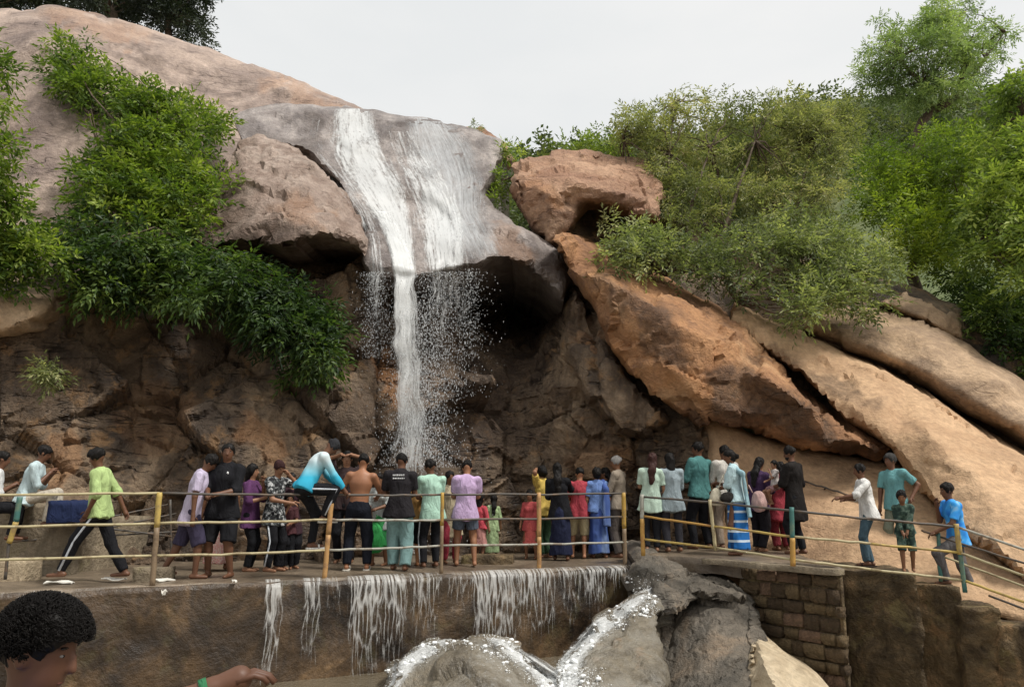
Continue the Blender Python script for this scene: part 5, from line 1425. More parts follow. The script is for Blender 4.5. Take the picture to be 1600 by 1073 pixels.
        if female: G.ell(chest + fw * .08 - rt * .065 - up * .01, (.062, .055, .062), k=.04).ell(chest + fw * .08 + rt * .065 - up * .01, (.062, .055, .062), k=.04)
        for nm in 'RL':
            j = J[nm]
            if kind in ('tee', 'shirt', 'loose'):
                G.cone(j['sh'], j['sh'] + (j['el'] - j['sh']) * .78, .052 * w + g, .050 * w + g, cap_b=True)
            elif kind == 'long':
                G.cone(j['sh'], j['el'], .052 * w + g, .044 * w + g * .9).cone(j['el'], j['el'] + (j['wr'] - j['el']) * .92, .044 * w + g * .9, .036 + g * .5, cap_b=True, k=.02)
            elif kind == 'half':
                G.cone(j['sh'], j['el'], .052 * w + g, .046 * w + g).cone(j['el'], j['el'] + (j['wr'] - j['el']) * .22, .046 * w + g, .044 * w + g, cap_b=True, k=.02)
        kid_('shirt', G.build('shirt', .014, 8.5, seed + 5), colr if hasattr(colr, 'node_tree') else cloth(colr))
    # ---- hair
    hk = hair[0]; hm = hair[1] if len(hair) > 1 else M_HAIR
    if hk != 'none':
        G = Field(min(h, .0115), 0.02)
        G.ell(hc + hu * .034 * hs - hf * .014, A3(.087, .102, .099) * hs, HM, k=.01)
        if hk in ('long', 'tail', 'bun', 'bob'):
            G.ell(hc - hf * .03 - hu * .01, A3(.084, .08, .10) * hs, HM)
        if hk == 'long':
            G.cone(hc - hf * .06 - hu * .03, shc - fw * .135 + up * .02, .075, .075, fw, 1.6).cone(shc - fw * .135 + up * .02, waist - fw * .15 + up * .12, .075, .045, fw, 1.6)
        elif hk == 'tail':
            G.cone(hc - hf * .085, shc - fw * .13 + up * .0, .04, .04).cone(shc - fw * .13, waist - fw * .15 + up * .08, .04, .018)
        elif hk == 'bun': G.ell(hc - hf * .115 - hu * .02, (.048, .048, .048))
        elif hk == 'bob': G.cone(hc - hf * .05 - hu * .03, nb - fw * .05 + up * .0, .082, .07, fw, 1.3)
        elif hk in ('thick', 'curly'): G.ell(hc + hu * .05 * hs - hf * .0, A3(.09, .10, .085) * hs, HM)
        G.ell(hc + hf * .105 * hs - hu * .030 * hs, A3(.10, .082, .092) * hs, HM, sub=True)
        if hk in ('short', 'thick', 'curly'):
            G.cut(hc - hu * (.062 if hk != 'curly' else .095) * hs, -hu * .8 - hf * .5)
        kid_('hair', G.build('hair', .012, 26, seed + 9), hm)
    # ---- face
    if abs(face) > 35 or abs(head[0]) > 25:
        for sg in (1, -1):
            kid_('eye', Soup().ball(hc + hr * sg * .03 * hs + hf * .0715 * hs + hu * .006, A3(.011, .007, .0046) * hs, 6, 4, HM).mesh('eye'), M_EYEW)
            kid_('pupil', Soup().ball(hc + hr * sg * .03 * hs + hf * .0752 * hs + hu * .006, A3(.0055, .004, .0048) * hs, 6, 4, HM).mesh('pupil'), M_EYE)
            kid_('brow', Soup().ball(hc + hr * sg * .032 * hs + hf * .0735 * hs + hu * .026 * hs, A3(.021, .007, .004) * hs, 6, 4, HM).mesh('brow'), M_EYE)
        kid_('mouth', Soup().ball(hc + hf * .0752 * hs - hu * .064 * hs, A3(.021, .007, .007) * hs, 8, 5, HM).mesh('mouth'), M_LIP)
    if shoes:
        for nm in 'RL':
            j = J[nm]; S = Soup()
            S.box(j['an'] + A3(0, .055, -.088), (.095, .27, .03))
            S.tube([j['an'] + A3(-.05, .09, -.075), j['an'] + A3(-.035, .09, -.035), j['an'] + A3(.035, .09, -.035), j['an'] + A3(.05, .09, -.075)], .013, 6)
            kid_('sandal', S.mesh('sandal'), cloth(shoes))
    if extra: extra(o, J, dict(pz=pz, waist=waist, chest=chest, shc=shc, up=up, fw=fw, rt=rt, hc=hc, hu=hu, hf=hf, hr=hr, w=w, h=h, nb=nb))
    return o

def stand(px, fpy, hpy, z=0.0):
    """ground point and height from where the feet and the crown of the head are seen"""
    f = floorP(px, fpy, z)
    return f, P(px, hpy, f.y).z - z

# foam running round the rocks: one lumpy mass
Gf = Field(.013, .02)
rf = np.random.default_rng(12)
for q in fp[rf.permutation(len(fp))[:260]]:
    rr0 = rf.uniform(.010, .026)
    Gf.ell(q, (rr0 * 1.2, rr0, rr0 * .8))
tag(put('foam', Gf.build('foam', .010, 18, 3), M_FOAM), 'white foam running round the wet boulders at the bottom', 'foam', kind='stuff')
# ------------------------------------------------------------ the crowd
def pattern_mat(name, build):
    t = NT(name); return t.done(build(t), 0.85, None, 0.15)
C_FLORAL = pattern_mat('floral_cloth', lambda t: t.ramp(t.noise(38, 2), [(0.42, (0.62, 0.48, 0.42)), (0.55, (0.55, 0.16, 0.16)), (0.62, (0.66, 0.55, 0.45))]))
C_MONO = pattern_mat('black_white_print', lambda t: t.ramp(t.noise(17, 3, None, 0.6, 0.6), [(0.44, (0.02, 0.02, 0.022)), (0.54, (0.10, 0.11, 0.11)), (0.62, (0.5, 0.5, 0.5))]))
C_GRAD = pattern_mat('white_to_blue_cloth', lambda t: t.ramp(t.n('SeparateXYZ', {0: t.co('Generated')}).outputs[2], [(0.0, (0.03, 0.27, 0.42)), (0.42, (0.04, 0.38, 0.55)), (0.62, (0.28, 0.54, 0.62)), (0.82, (0.55, 0.64, 0.66))]))
def plaid(t):
    v = t.co()
    x = t.n('TexWave', {'Vector': t.mapping((1, 1, 0), src=v), 'Scale': 2.6, 'Distortion': 0.0}, wave_type='BANDS', bands_direction='DIAGONAL').outputs['Fac']
    z = t.n('TexWave', {'Vector': v, 'Scale': 2.0, 'Distortion': 0.0}, wave_type='BANDS', bands_direction='Z').outputs['Fac']
    c = t.mix(t.ramp(x, [(0.62, 0.0), (0.7, 0.8)]), (0.02, 0.13, 0.38), (0.01, 0.03, 0.10))
    return t.mix(t.ramp(z, [(0.84, 0.0), (0.9, 0.85)]), c, (0.6, 0.68, 0.72))
C_PLAID = pattern_mat('blue_plaid_cloth', plaid)
C_JERSEY = pattern_mat('blue_jersey_cloth', lambda t: t.ramp(t.noise(5, 2, None, 0.5, 0.5), [(0.4, (0.03, 0.20, 0.62)), (0.58, (0.06, 0.36, 0.80)), (0.68, (0.35, 0.60, 0.80))]))
C_CAMO = pattern_mat('dark_green_print', lambda t: t.ramp(t.noise(11, 2), [(0.42, (0.02, 0.035, 0.03)), (0.55, (0.05, 0.085, 0.065)), (0.64, (0.11, 0.15, 0.12))]))
C_SARI = pattern_mat('blue_sari_cloth', lambda t: t.ramp(t.noise(4, 3, t.mapping((1, 1, 0.15)), 0.5, 0.4), [(0.38, (0.03, 0.055, 0.20)), (0.52, (0.07, 0.12, 0.32)), (0.64, (0.17, 0.24, 0.42))]))
BLK = (0.014, 0.014, 0.017); NAVY = (0.016, 0.02, 0.05)

def on_mesh(o, name, me, mat, on=None):
    q = [c for c in o.children if on and c.name.startswith(on)]
    return put(name, me, mat, q[0] if q else o)

def back_print(o, J, b):
    S = Soup()
    r = random.Random(4)
    for row, (zz, hh) in enumerate(((.03, .030), (-.018, .024))):
        x = -.095
        while x < .085:
            ww = r.uniform(.010, .026)
            S.box(b['chest'] + b['up'] * (.08 + zz) + b['rt'] * (x + ww / 2) - b['fw'] * (.130 + .0 * abs(x)), (ww, .006, hh * r.uniform(.75, 1)))
            x += ww + .006
    tag(on_mesh(o, 'shirt_print', S.mesh('print'), cloth((0.6, 0.6, 0.6)), 'shirt'), kind='stuff')
def chest_logo(o, J, b):
    S = Soup()
    c = b['chest'] + b['up'] * .06 - b['rt'] * .07 + b['fw'] * .122
    S.box(c, (.05, .006, .018), rotm('Y', 20)); S.box(c + b['up'] * .012 - b['rt'] * .008, (.02, .007, .035), rotm('Y', -25))
    on_mesh(o, 'shirt_logo', S.mesh('logo'), cloth((0.7, 0.7, 0.7)), 'shirt')
def drape(colr, side=-1):
    def f(o, J, b):
        G = Field(b['h'], .03)
        s1 = b['shc'] + b['rt'] * side * .12 + b['up'] * .05
        G.cone(s1 + b['fw'] * .02, b['waist'] - b['rt'] * side * .09 + b['fw'] * .13, .05, .05, b['fw'], 2.0)
        G.cone(s1, s1 - b['fw'] * .17 - b['up'] * .14, .055, .06, b['fw'], 1.5)
        G.cone(s1 - b['fw'] * .17 - b['up'] * .14, b['pz'] - b['fw'] * .20 + b['rt'] * side * .10 - b['up'] * .32, .06, .085, b['fw'], 2.4, cap_b=True)
        on_mesh(o, 'sari_drape', G.build('drape', .01, 12, 3), colr if hasattr(colr, 'node_tree') else cloth(colr))
    return f
def beard(o, J, b):
    G = Field(.011, .012)
    HM = np.stack([b['hr'], b['hf'], b['hu']], 1)
    G.ell(b['hc'] - b['hu'] * .062 + b['hf'] * .026, A3(.062, .066, .055), HM)
    G.cut(b['hc'] - b['hu'] * .05, b['hu'])
    on_mesh(o, 'beard', G.build('beard', .004, 30, 2), M_HAIR)
def several(*fs):
    def f(o, J, b):
        for q in fs: q(o, J, b)
    return f

FL = 0.0
def person(label, px, fpy, hpy, face, z=0.0, **k):
    f, hgt = stand(px, fpy, hpy, z)
    k.setdefault('seed', int(px))
    return figure(label, f, hgt, face, **k)

CROWD = []
def add(*a, **k):
    o = person(*a, **k); CROWD.append(o); return o

# seated on the ledge at left
lz = P(60, 812, 12.1).z
def seated(label, px, py_seat, Y, face, **k):
    seat = P(px, py_seat, Y)
    hgt = k.pop('height', 1.66)
    s = hgt / 1.70
    f = Vector((seat.x, seat.y, seat.z - 0.13 * s))
    return figure(label, f, hgt, face, pelvis=(0, 0, .13 + .09), **k)
CROWD.append(seated('man in pale blue shirt and beige trousers sitting on the ledge at left', 38, 787, 12.0, -72, shirt=('half', (0.50, 0.64, 0.66)), legs=('trousers', (0.50, 0.43, 0.33)), arms=((.05, .30, .58), (.02, .32, .56)), feet=((.10, .34, -.12), (-.10, .46, -.10)), lean=14, sk=SK2, head=(0, 8), seed=2))
CROWD.append(seated('person in white cut off by the left edge above the ledge', -22, 800, 11.8, -60, shirt=('half', (0.68, 0.68, 0.66)), legs=('trousers', BLK), arms=((.05, .30, .52), (.02, .30, .50)), feet=((.10, .34, -.2), (-.10, .40, -.2)), lean=10, sk=SK2, seed=3))
add('man in lime green shirt and black striped trousers walking left', 146, 910, 704, 97, shirt=('half', (0.40, 0.55, 0.17)), legs=('trousers', BLK, True), arms=('swingb', (.24, .06, .92)), feet=((.09, -.36, .10), (-.09, .42, .09)), lean=4, head=(0, 14), sk=SK2, hair=('thick',))
add('man in lavender shirt and dark purple shorts bending his head beside black shirt man', 292, 904, 709, -72, shirt=('tee', (0.52, 0.44, 0.60), -.20), legs=('half', (0.055, 0.045, 0.09)), arms=('down', 'front'), lean=8, head=(0, 26), sk=SK2, hair=('thick',), feet=((.10, .1, .085), (-.1, -.32, .11)))
add('broad man facing the camera in black shirt with small white logo', 341, 902, 697, 172, shirt=('half', BLK, -.16), legs=('half', BLK), arms=('front', 'front'), sk=SK2, w=1.16, head=(20, -6), extra=chest_logo, feet=((.15, 0, .085), (-.17, .02, .085)))
add('woman in pink floral long skirt mostly hidden behind the broad black shirt man', 338, 890, 716, 10, shirt=('tee', (0.35, 0.18, 0.2)), legs=('long', C_FLORAL), female=True, hair=('bun',))
add('woman in purple top and black trousers facing right', 386, 893, 728, -95, shirt=('half', (0.115, 0.035, 0.12), -.22), legs=('trousers', BLK), female=True, hair=('bob',), arms=('hold', 'chin'), sk=SK3)
add('man in black and white printed shirt raising his hand to his chin', 424, 893, 722, -110, shirt=('tee', C_MONO, -.20), legs=('trousers', BLK, 'R'), arms=('front', 'face'), head=(-10, 24), hair=('short', cloth((0.05, 0.02, 0.02))), sk=SK3)
add('dark maroon dressed woman standing in the gap left of the perching man', 449, 889, 742, -140, shirt=('half', (0.05, 0.022, 0.03), -.3), legs=('loose', BLK), female=True, hair=('long',), arms=('hold', 'face'), sk=SK3)
add('child in dark clothes below the perching man with hand at mouth', 446, 890, 776, -165, shirt=('tee', (0.09, 0.03, 0.035)), legs=('trousers', BLK), kid=True, arms=('chin', 'front'), sk=SK1)

# man perching on the railing
def perch():
    zt = 1.17
    p = edge(489, 0.10)
    s = 1.70 / 1.70
    f = Vector((p.x - 0.06, p.y + 0.06, 0.0))
    figure('man in white and blue jacket perching on the top rail', f, 1.70, -62, shirt=('long', C_GRAD, -.06), legs=('trousers', BLK, True), pelvis=(0, -.12, 1.27), lean=29, head=(0, 22), arms=((.16, .42, 1.22), (-.02, .40, 1.26)), feet=((.05, .17, .86), (-.12, .06, .48)), hair=('short', cloth((0.03, 0.03, 0.034))), sk=SK2, shoes=(0.68, 0.66, 0.6), seed=8)
perch()
add('man facing the camera with hands on his head behind the shirtless man', 536, 880, 708, 178, shirt=('tee', (0.05, 0.03, 0.03)), legs=('trousers', BLK), arms=('head', 'head'), sk=SK3)
add('shirtless man in black trousers with his back to the camera', 557, 890, 712, 4, legs=('trousers', (0.012, 0.014, 0.022)), arms=('rail', (.22, .30, 1.12)), sk=(0.30, 0.135, 0.07), w=1.15, head=(-8, 14), shoes=(0.6, 0.55, 0.46), feet=((.15, 0, .085), (-.15, 0, .085)), extra=None)
add('woman in whitish top and green skirt between shirtless man and black shirt man', 594, 884, 742, 160, shirt=('half', (0.50, 0.54, 0.52), -.25), legs=('skirt', (0.015, 0.32, 0.07)), female=True, hair=('bun',), sk=SK1, arms=('front', 'front'))
add('man in black shirt with white print on the back and sea green trousers', 622, 891, 711, -4, shirt=('tee', (0.022, 0.019, 0.022), -.16), legs=('loose', (0.18, 0.33, 0.32)), arms=('front', 'hold'), head=(-6, 10), sk=SK2, w=1.08, extra=back_print)
add('boy in ochre top and black shorts between the printed shirt and mint shirt', 645, 884, 752, 20, shirt=('tee', (0.52, 0.26, 0.05), -.02), legs=('half', BLK), sk=(0.40, 0.18, 0.08), arms=('down', 'down'))
add('man in mint green shirt and black striped trousers looking left', 674, 886, 721, 24, shirt=('shirt', (0.36, 0.60, 0.46), -.17), legs=('trousers', BLK, 'L'), arms=('front', 'front'), head=(46, 4), sk=SK2, hair=('short',))
add('woman in cream dress and red trousers behind the yellow post', 703, 880, 738, -160, shirt=('half', (0.56, 0.46, 0.28), -.42), legs=('trousers', (0.42, 0.03, 0.06)), female=True, hair=('long',), sk=SK1)
add('man in lavender T-shirt and denim shorts with bare legs', 727, 884, 721, 8, shirt=('tee', (0.52, 0.35, 0.58), -.17), legs=('shorts', (0.09, 0.11, 0.15)), arms=('front', 'front'), head=(0, 30), sk=(0.26, 0.12, 0.062), w=1.08)
add('girl in red top and pink skirt half hidden behind lavender T-shirt man', 749, 876, 776, -30, shirt=('half', (0.55, 0.045, 0.07), -.1), legs=('skirt', (0.50, 0.21, 0.18)), kid=True, hair=('bob',), female=True)
add('child in pale green long dress standing near the dark stone step', 769, 868, 777, 10, shirt=('half', (0.36, 0.50, 0.22), -.2), legs=('long', (0.36, 0.50, 0.22)), kid=True, hair=('long',), female=True)
add('small girl in coral red dress by the yellow post', 829, 873, 770, 168, shirt=('half', (0.48, 0.06, 0.06), -.2), legs=('skirt', (0.62, 0.09, 0.075)), kid=True, hair=('bun',), female=True, sk=SK1)
add('woman in yellow top raising her hand to her hair', 852, 872, 730, 40, shirt=('tee', (0.60, 0.40, 0.03), -.14), legs=('loose', (0.04, 0.09, 0.04)), female=True, hair=('bun',), arms=('face', 'head'), sk=SK3)
add('woman in black top and navy skirt beside the yellow top woman', 876, 875, 726, -6, shirt=('half', BLK, -.2), legs=('long', NAVY), female=True, hair=('long',), arms=('reach', 'front'), sk=SK2)
add('man in red T-shirt and khaki shorts with his back turned', 905, 872, 733, -6, shirt=('tee', (0.42, 0.035, 0.055), -.15), legs=('half', (0.50, 0.40, 0.20)), arms=('front', 'front'), head=(14, 12), sk=(0.32, 0.15, 0.08), hair=('short',))
add('woman in blue sari standing right of the red T-shirt man', 936, 872, 733, 14, shirt=('tee', (0.12, 0.22, 0.5), -.05), legs=('long', C_SARI), female=True, hair=('bun',), sk=SK1, extra=drape(C_SARI, 1))
add('woman in black top with black hair behind the sari woman', 953, 867, 733, 60, shirt=('half', BLK, -.2), legs=('loose', BLK), female=True, hair=('long',), sk=SK2)
add('grey haired man in khaki shirt and grey trousers looking left', 968, 871, 715, 62, shirt=('half', (0.34, 0.27, 0.195), -.12), legs=('trousers', (0.13, 0.105, 0.09)), hair=('short', M_GREYHAIR), arms=('front', 'front'), head=(10, 10), sk=SK1)
z2 = ZR
add('woman in pale mint top with long reddish brown hair at the railing corner', 1019, 862, 711, -8, z=z2, shirt=('tee', (0.47, 0.63, 0.50), -.22), legs=('trousers', (0.018, 0.018, 0.022)), female=True, hair=('long', cloth((0.05, 0.018, 0.014), 0.5)), arms=('down', 'front'), sk=SK3)
add('woman in grey blue top and dark trousers beside the mint top woman', 1053, 862, 711, 6, z=z2, shirt=('half', (0.28, 0.35, 0.38), -.22), legs=('trousers', (0.035, 0.033, 0.04)), female=True, hair=('bob',), arms=('front', 'front'), sk=SK1)
add('tall man in teal shirt and black trousers with his back turned', 1097, 858, 694, 30, z=z2, shirt=('half', (0.055, 0.20, 0.19), -.10), legs=('trousers', BLK), arms=('front', 'hold'), head=(30, 6), sk=SK2, w=1.08)
add('man in off-white shirt and beige trousers behind the woman in plaid skirt', 1138, 858, 698, 10, z=z2, shirt=('half', (0.52, 0.48, 0.42), -.12), legs=('trousers', (0.32, 0.24, 0.17)), arms=('front', 'front'), sk=SK2)
add('woman in pale blue sari top and blue plaid skirt looking left', 1155, 867, 705, 66, z=z2, shirt=('half', (0.42, 0.60, 0.64), -.08), legs=('long', C_PLAID), female=True, hair=('bun',), arms=('hold', 'front'), head=(8, 4), sk=SK2, w=1.06, extra=drape((0.24, 0.42, 0.48), -1))
add('young woman with long black hair and purple top wearing a pink backpack', 1188, 862, 717, -48, z=z2, shirt=('half', (0.065, 0.03, 0.085), -.16), legs=('loose', (0.016, 0.013, 0.017)), female=True, hair=('long',), arms=('hold', 'front'), sk=SK1)
add('woman in red dress holding a small child', 1224, 860, 724, 20, z=z2, shirt=('half', (0.38, 0.03, 0.05), -.35), legs=('loose', (0.22, 0.02, 0.03)), female=True, hair=('long',), arms=('hold', (.12, .30, 1.25)), sk=SK1)
add('bearded man in long black shirt and black trousers looking left', 1248, 866, 700, 44, z=z2, shirt=('half', (0.017, 0.014, 0.013), -.38), legs=('trousers', (0.015, 0.015, 0.018)), arms=('down', 'front'), head=(18, 4), sk=SK2, extra=beard, w=1.06)
CROWD[-1]
# the small child held by the woman in red
b_ = floorP(1213, 862, z2)
bz = P(1214, 772, b_.y - 0.35)
figure('small child in white top held by the woman in red dress', Vector((bz.x, b_.y - 0.30, bz.z - 0.30)), 0.82, 100, shirt=('tee', (0.6, 0.52, 0.48)), legs=('shorts', (0.4, 0.2, 0.2)), kid=True, pelvis=(0, 0, .92), arms=('front', 'chin'), feet=((.1, .2, .35), (-.1, .22, .35)), h=.016, sk=SK3, seed=31)
add('man in white shirt and blue jeans walking up the rock slope', 1364, 885, 727, 84, z=0.08, shirt=('half', (0.72, 0.70, 0.66), -.14), legs=('trousers', (0.06, 0.115, 0.15)), arms=((.10, .32, 1.12), 'reach'), feet=((.09, .0, .085), (-.08, .12, .10)), sk=SK2, lean=4, head=(0, 4), shoes=(0.03, 0.02, 0.015))
add('man in teal polo shirt and olive trousers behind the boy', 1408, 873, 712, 128, z=0.12, shirt=('tee', (0.12, 0.36, 0.37), -.12), legs=('trousers', (0.20, 0.22, 0.15)), arms=('down', 'hip'), head=(-20, 0), sk=SK2, hair=('thick', cloth((0.05, 0.048, 0.045))))
add('boy in dark green print shirt bending forward with a smile', 1420, 893, 770, 160, z=0.08, shirt=('long', C_CAMO, -.12), legs=('half', C_CAMO), arms=((.05, .30, .70), (-.02, .30, .72)), lean=16, head=(0, -4), kid=True, sk=SK1, feet=((.1, .1, .085), (-.1, -.05, .085)))
f_, h_ = stand(1506, 936, 757, -0.36)
figure('boy in bright blue jersey and grey trousers climbing the steps', f_, h_, 84, shirt=('tee', C_JERSEY, -.14), legs=('trousers', (0.13, 0.12, 0.12)), arms=('chin', (.16, .36, 1.0)), feet=((.09, -.20, .085), (-.09, .26, .30)), lean=8, head=(-10, -2), sk=SK2, seed=12)

# ------------------------------------------------------------ things that people carry
def satchel(px, py, Y, size, colr, name, label, cat, strap=None, seed=0):
    c = P(px, py, Y)
    G = Field(.014, .03)
    a, b, d = size
    G.ell((0, 0, 0), (a, b, d)).ell((0, 0, -d * .35), (a * 1.08, b * 1.1, d * .75)).ell((0, 0, d * .5), (a * .7, b * .8, d * .6))
    o = empty(name, c)
    put('bag_body', G.build('bag_body', .008, 12, seed), cloth(colr), o)
    if strap:
        S = Soup(); S.tube(strap, .011, 6); put('strap', S.mesh('strap'), cloth(colr), o)
    return tag(o, label, cat)
satchel(1119, 776, 13.2, (.10, .06, .13), (0.56, 0.50, 0.36), 'shoulder_bag', 'cream cloth bag hanging at the plaid skirt woman\'s front', 'bag', [(.03, 0, .10), (.09, .02, .24), (.16, .08, .36)], 3)
satchel(1137, 777, 13.1, (.11, .05, .075), (0.025, 0.022, 0.02), 'handbag', 'black handbag held in front by the plaid skirt woman', 'bag', [(.02, 0, .08), (.08, .02, .2), (.1, .1, .3)], 4)
satchel(1186, 783, 13.35, (.115, .08, .155), (0.50, 0.30, 0.27), 'backpack', 'pale pink backpack on the young woman in purple', 'bag', [(-.1, 0, .14), (-.12, .12, .26), (-.08, .24, .2)], 5)
satchel(585, 840, 13.5, (.17, .08, .22), (0.01, 0.36, 0.06), 'cloth_bag', 'bright green cloth bag hanging beside the sea green trousers', 'bag', [(0, 0, .2), (.03, .02, .34), (.0, .05, .42)], 6)
bm_ = blk('folded_tarpaulin', 74, 134, 813, 783, lz, 0.5, cloth((0.018, 0.03, 0.09)), 'dark blue bundle lying on the ledge beside the seated man', 'bundle', 207, 0.03)

# ------------------------------------------------------------ the man in the foreground
def band(o, J, b):
    j = J['R']; d = unit(j['wr'] - j['el'])
    S = Soup(); S.tube([j['wr'] - d * .022, j['wr'] - d * .012, j['wr'] - d * .002], .0335, 14)
    on_mesh(o, 'wristband', S.mesh('wristband'), cloth((0.02, 0.16, 0.06)))
def curls(o, J, b):
    r = np.random.default_rng(5)
    S = Soup()
    for _ in range(6500):
        v = unit(r.normal(size=3))
        lv = A3(v @ A3(1, 0, 0), v[1], v[2])
        if lv[2] < -.55 or (lv[1] > .5 and lv[2] < .12) or (lv[1] > .1 and lv[2] < -.2): continue
        c = b['hc'] + b['hu'] * .043 - b['hf'] * .005 + b['hr'] * lv[0] * .092 + b['hf'] * lv[1] * .113 + b['hu'] * lv[2] * .095
        t1 = unit(np.cross(v, r.normal(size=3)))
        t2 = np.cross(v, t1)
        n = 6
        th = np.linspace(0, 4.2, n)
        pts = c + v * np.linspace(-.004, .013, n)[:, None] + (np.cos(th)[:, None] * t1 + np.sin(th)[:, None] * t2) * r.uniform(.006, .011)
        S.tube(pts, np.linspace(.0019, .0010, n), 3)
    q_ = on_mesh(o, 'curls', S.mesh('curls'), M_HAIR, 'hair')
    tag(q_, kind='stuff')
hd = P(24, 964, 2.15)
figure('curly haired man in blue shirt in the foreground with one arm stretched out', Vector((hd.x, 2.15, -0.80)), hd.z + 0.80, -84, shirt=('tee', (0.02, 0.14, 0.42), -.12), legs=('trousers', (0.03, 0.04, 0.07)), hair=('curly',), arms=((.06, .53, 1.525), 'down'), head=(5, 8), sk=(0.115, 0.052, 0.030), h=.0078, seed=77, group='people at the waterfall', extra=several(band, curls))
# ------------------------------------------------------------ railings
def paint_mat(name, c, wear, amt=0.5):
    t = NT(name)
    n = t.noise(6, 5, t.mapping((1, 1, 1.0)), 0.7)
    return t.done(t.mix(t.ramp(n, [(0.5, 0.0), (0.6, amt)]), c, wear), 0.55, t.bump(n, 0.3, 0.01), 0.4)
R_YEL = paint_mat('worn_yellow_paint', (0.46, 0.33, 0.09), (0.25, 0.17, 0.09), 0.7)
R_CRM = paint_mat('faded_cream_paint', (0.42, 0.36, 0.21), (0.24, 0.18, 0.10), 0.8)
R_GRY = paint_mat('faded_grey_paint', (0.34, 0.33, 0.28), (0.17, 0.12, 0.08), 0.8)
R_DRK = paint_mat('bare_dark_pipe', (0.075, 0.065, 0.055), (0.16, 0.10, 0.06), 0.7)
R_BRN = paint_mat('rusty_tan_paint', (0.46, 0.26, 0.10), (0.26, 0.14, 0.07), 0.7)
R_DUST = paint_mat('dirty_brown_paint', (0.22, 0.155, 0.095), (0.12, 0.08, 0.05), 0.7)
R_OCH = paint_mat('dull_ochre_paint', (0.44, 0.27, 0.055), (0.22, 0.14, 0.07), 0.7)
R_TEAL = paint_mat('teal_paint', (0.05, 0.15, 0.135), (0.20, 0.22, 0.12), 0.5)
R_ORG = paint_mat('orange_yellow_paint', (0.44, 0.25, 0.06), (0.35, 0.16, 0.06), 0.6)

def pipe(name, pts, r, mat, root, jig=0.004):
    q = resample3(np.array(pts, float), max(3, 4 * len(pts)))
    q[1:-1] += rng.normal(size=(len(q) - 2, 3)) * jig
    V, F, T = tube_np(q - np.array(root.location), r, 9)
    return put(name, mesh_np(name, V, [F, T]), mat, root)

lr = empty('railing', edge(240, 0.08))
for zt, mt, rr in ((1.165, [R_CRM, R_DRK, R_DRK, R_DRK], .017), (0.79, [R_CRM, R_CRM, R_GRY, R_DRK], .017), (0.385, [R_CRM, R_CRM, R_GRY, R_GRY], .017)):
    cuts = [-260, 238, 512, 692, 985]
    for i in range(4):
        a, b = edge(cuts[i], 0.08), edge(cuts[i + 1], 0.08)
        dz0 = 0.015 * math.sin(i * 2.1 + zt * 5); dz1 = 0.015 * math.sin((i + 1) * 2.1 + zt * 5)
        pipe('rail', [(a.x, a.y, zt + dz0), ((a.x + b.x) / 2, (a.y + b.y) / 2, zt + (dz0 + dz1) / 2 - 0.012), (b.x, b.y, zt + dz1)], rr, mt[i], lr)
for px, lean_, mt, mlow, zs in ((-60, 0, R_YEL, R_BRN, .8), (238, 0.0, R_YEL, R_DUST, .74), (512, 0.03, R_BRN, R_BRN, .6), (692, 0, R_OCH, R_DUST, .7), (846, 0, R_BRN, R_BRN, .5), (981, 0, R_OCH, R_DUST, .6)):
    b = edge(px, 0.08)
    rd = .036 if px != 692 else .028
    pipe('post', [(b.x - lean_, b.y, -0.04), (b.x, b.y, zs)], rd, mlow, lr, .002)
    pipe('post', [(b.x, b.y, zs - .004), (b.x + lean_, b.y, 1.19)], rd * 1.03, mt, lr, .002)
tag(lr, 'long three rail pipe railing with yellow posts along the left platform edge', 'railing')

pl = empty('leaning_post', P(10, 850, 10.3))
pipe('post', [P(31, 776, 10.6), P(25, 815, 10.6)], .035, R_TEAL, pl, .001)
pipe('post', [P(25, 815, 10.6), P(14, 848, 10.6)], .035, R_YEL, pl, .001)
pipe('post', [P(14, 846, 10.6), P(8, 905, 10.6)], .02, R_DRK, pl, .001)
tag(pl, 'leaning teal and yellow post at the far left', 'post')

br = empty('old_railing', P(180, 870, 12.6))
for a, b in (((20, 846, 12.0), (112, 838, 12.6)), ((60, 812, 12.0), (268, 838, 13.2)), ((150, 812, 12.4), (262, 788, 13.4)), ((165, 825, 12.4), (275, 802, 13.4)), ((170, 836, 12.6), (280, 830, 13.4))):
    pipe('rail', [P(*a), P(*b)], .014, R_DRK, br)
for a, b in (((112, 825, 12.6), (114, 888, 12.6)), ((266, 780, 13.3), (268, 872, 13.3))):
    pipe('post', [P(*a), P(*b)], .02, R_DRK, br)
tag(br, 'old thin dark pipes behind the walking man', 'railing')

rr_ = empty('railing', floorP(1240, 880, ZR))
RT = [(1005, 776, 12.75), (1112, 784, 12.1), (1240, 798, 11.2), (1360, 810, 11.1), (1496, 823, 11.0), (1600, 858, 10.5), (1760, 915, 9.9)]
RM = [(1005, 806, 12.75), (1115, 822, 12.1), (1240, 838, 11.2), (1360, 849, 11.1), (1498, 863, 11.0), (1600, 899, 10.5), (1760, 955, 9.9)]
RB = [(1005, 842, 12.75), (1117, 855, 12.1), (1240, 874, 11.2), (1360, 889, 11.1), (1506, 906, 11.0), (1600, 940, 10.5), (1760, 1000, 9.9)]
for pts, ms in ((RT, [R_DRK] * 4 + [R_GRY] * 2), (RM, [R_ORG, R_YEL, R_CRM, R_YEL, R_CRM, R_GRY]), (RB, [R_YEL, R_CRM, R_CRM, R_CRM, R_YEL, R_CRM])):
    for i in range(len(pts) - 1):
        pipe('rail', [P(*pts[i]), P(*pts[i + 1])], .017, ms[i], rr_, .003)
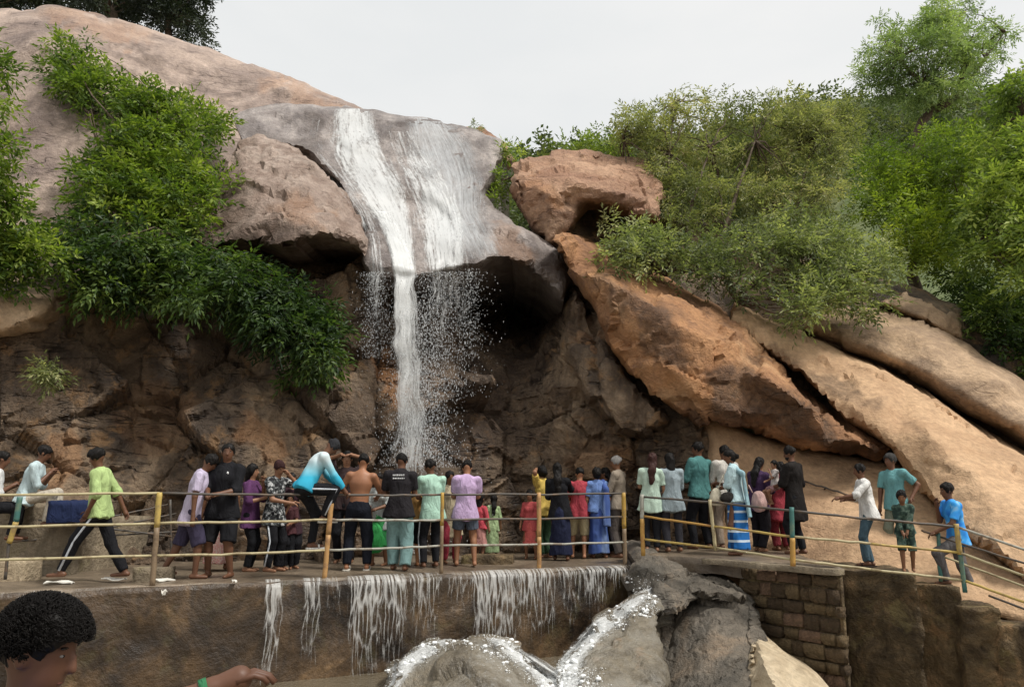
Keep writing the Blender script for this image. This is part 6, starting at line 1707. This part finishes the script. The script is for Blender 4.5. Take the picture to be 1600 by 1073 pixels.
for a, b, m_, r0_ in (((1003, 772, 12.75), (1003, 812, 12.75), R_GRY, .032), ((1003, 810, 12.75), (1005, 868, 12.75), R_ORG, .034), ((1109, 780, 12.1), (1118, 860, 12.1), R_CRM, .026), ((1237, 792, 11.2), (1238, 842, 11.2), R_TEAL, .032), ((1238, 840, 11.2), (1239, 884, 11.2), R_ORG, .036),
                      ((1494, 818, 11.0), (1500, 866, 11.0), R_YEL, .034), ((1500, 862, 11.0), (1508, 925, 11.0), R_TEAL, .03)):
    pipe('post', [P(*a), P(*b)], r0_, m_, rr_, .001)
tag(rr_, 'yellow and dark pipe railing sloping down along the right steps', 'railing')

b2 = empty('back_railing', P(1470, 905, 12.2))
pipe('post', [P(1466, 832, 12.2), P(1470, 908, 12.2)], .028, R_TEAL, b2)
for a, b in (((1440, 828, 12.4), (1468, 838, 12.2)), ((1468, 838, 12.2), (1640, 892, 11.2)), ((1470, 868, 12.2), (1640, 930, 11.2)), ((1545, 930, 11.8), (1640, 965, 11.2))):
    pipe('rail', [P(*a), P(*b)], .016, R_DRK if a[1] != 868 else R_CRM, b2)
tag(b2, 'thin dark second railing behind the boy in the blue jersey', 'railing')
hp_ = empty('handrail', P(1320, 775, 13.9))
hq = [see(x, y, ['sloping_base_slab'], 0.10) for x, y in ((1258, 752), (1290, 762), (1322, 772), (1352, 782))]
pipe('rail', hq, .017, R_DRK, hp_)
for q in hq: pipe('bracket', [q, q + Vector((0, 0.14, -0.06))], .014, R_DRK, hp_, 0)
tag(hp_, 'short worn pipe handrail on the sandy rock left of the white shirt man', 'railing')

# ------------------------------------------------------------ litter
t_ = NT('white_litter'); M_LIT = t_.done((0.7, 0.67, 0.6), 0.7)
def litter(px, py, z, label, sz, seed, Y=None):
    r = random.Random(seed)
    p = floorP(px, py, z) if Y is None else P(px, py, Y)
    bm = bmesh.new(); bmesh.ops.create_grid(bm, x_segments=4, y_segments=3, size=0.5)
    for v in bm.verts: v.co = Vector((v.co.x * sz[0], v.co.y * sz[1], r.uniform(0, sz[2])))
    g = bmesh.ops.extrude_face_region(bm, geom=bm.faces[:])
    for e in g['geom']:
        if isinstance(e, bmesh.types.BMVert): e.co.z += 0.012
    me = bpy.data.meshes.new('litter'); bm.to_mesh(me); bm.free()
    o = put('litter', me, M_LIT, None, p + Vector((0, 0, 0.012)))
    o.rotation_euler = (0, 0, r.uniform(0, 3))
    return tag(o, label, 'litter', 'white scraps of litter')
litter(92, 913, 0, 'flat white slipper like scrap under the walking man\'s front foot', (.34, .13, .03), 1)
litter(178, 908, 0, 'pale scrap lying behind the walking man\'s rear foot', (.30, .12, .03), 2)
litter(366, 911, 0, 'small white scrap on the platform below the black shirt man', (.11, .06, .03), 3)
litter(258, 909, 0, 'pale scrap beside the stone block on the platform', (.24, .10, .03), 4)
litter(256, 931, 0, 'white scrap stuck on the front wall under the stone block', (.07, .05, .06), 5, Y=10.45)
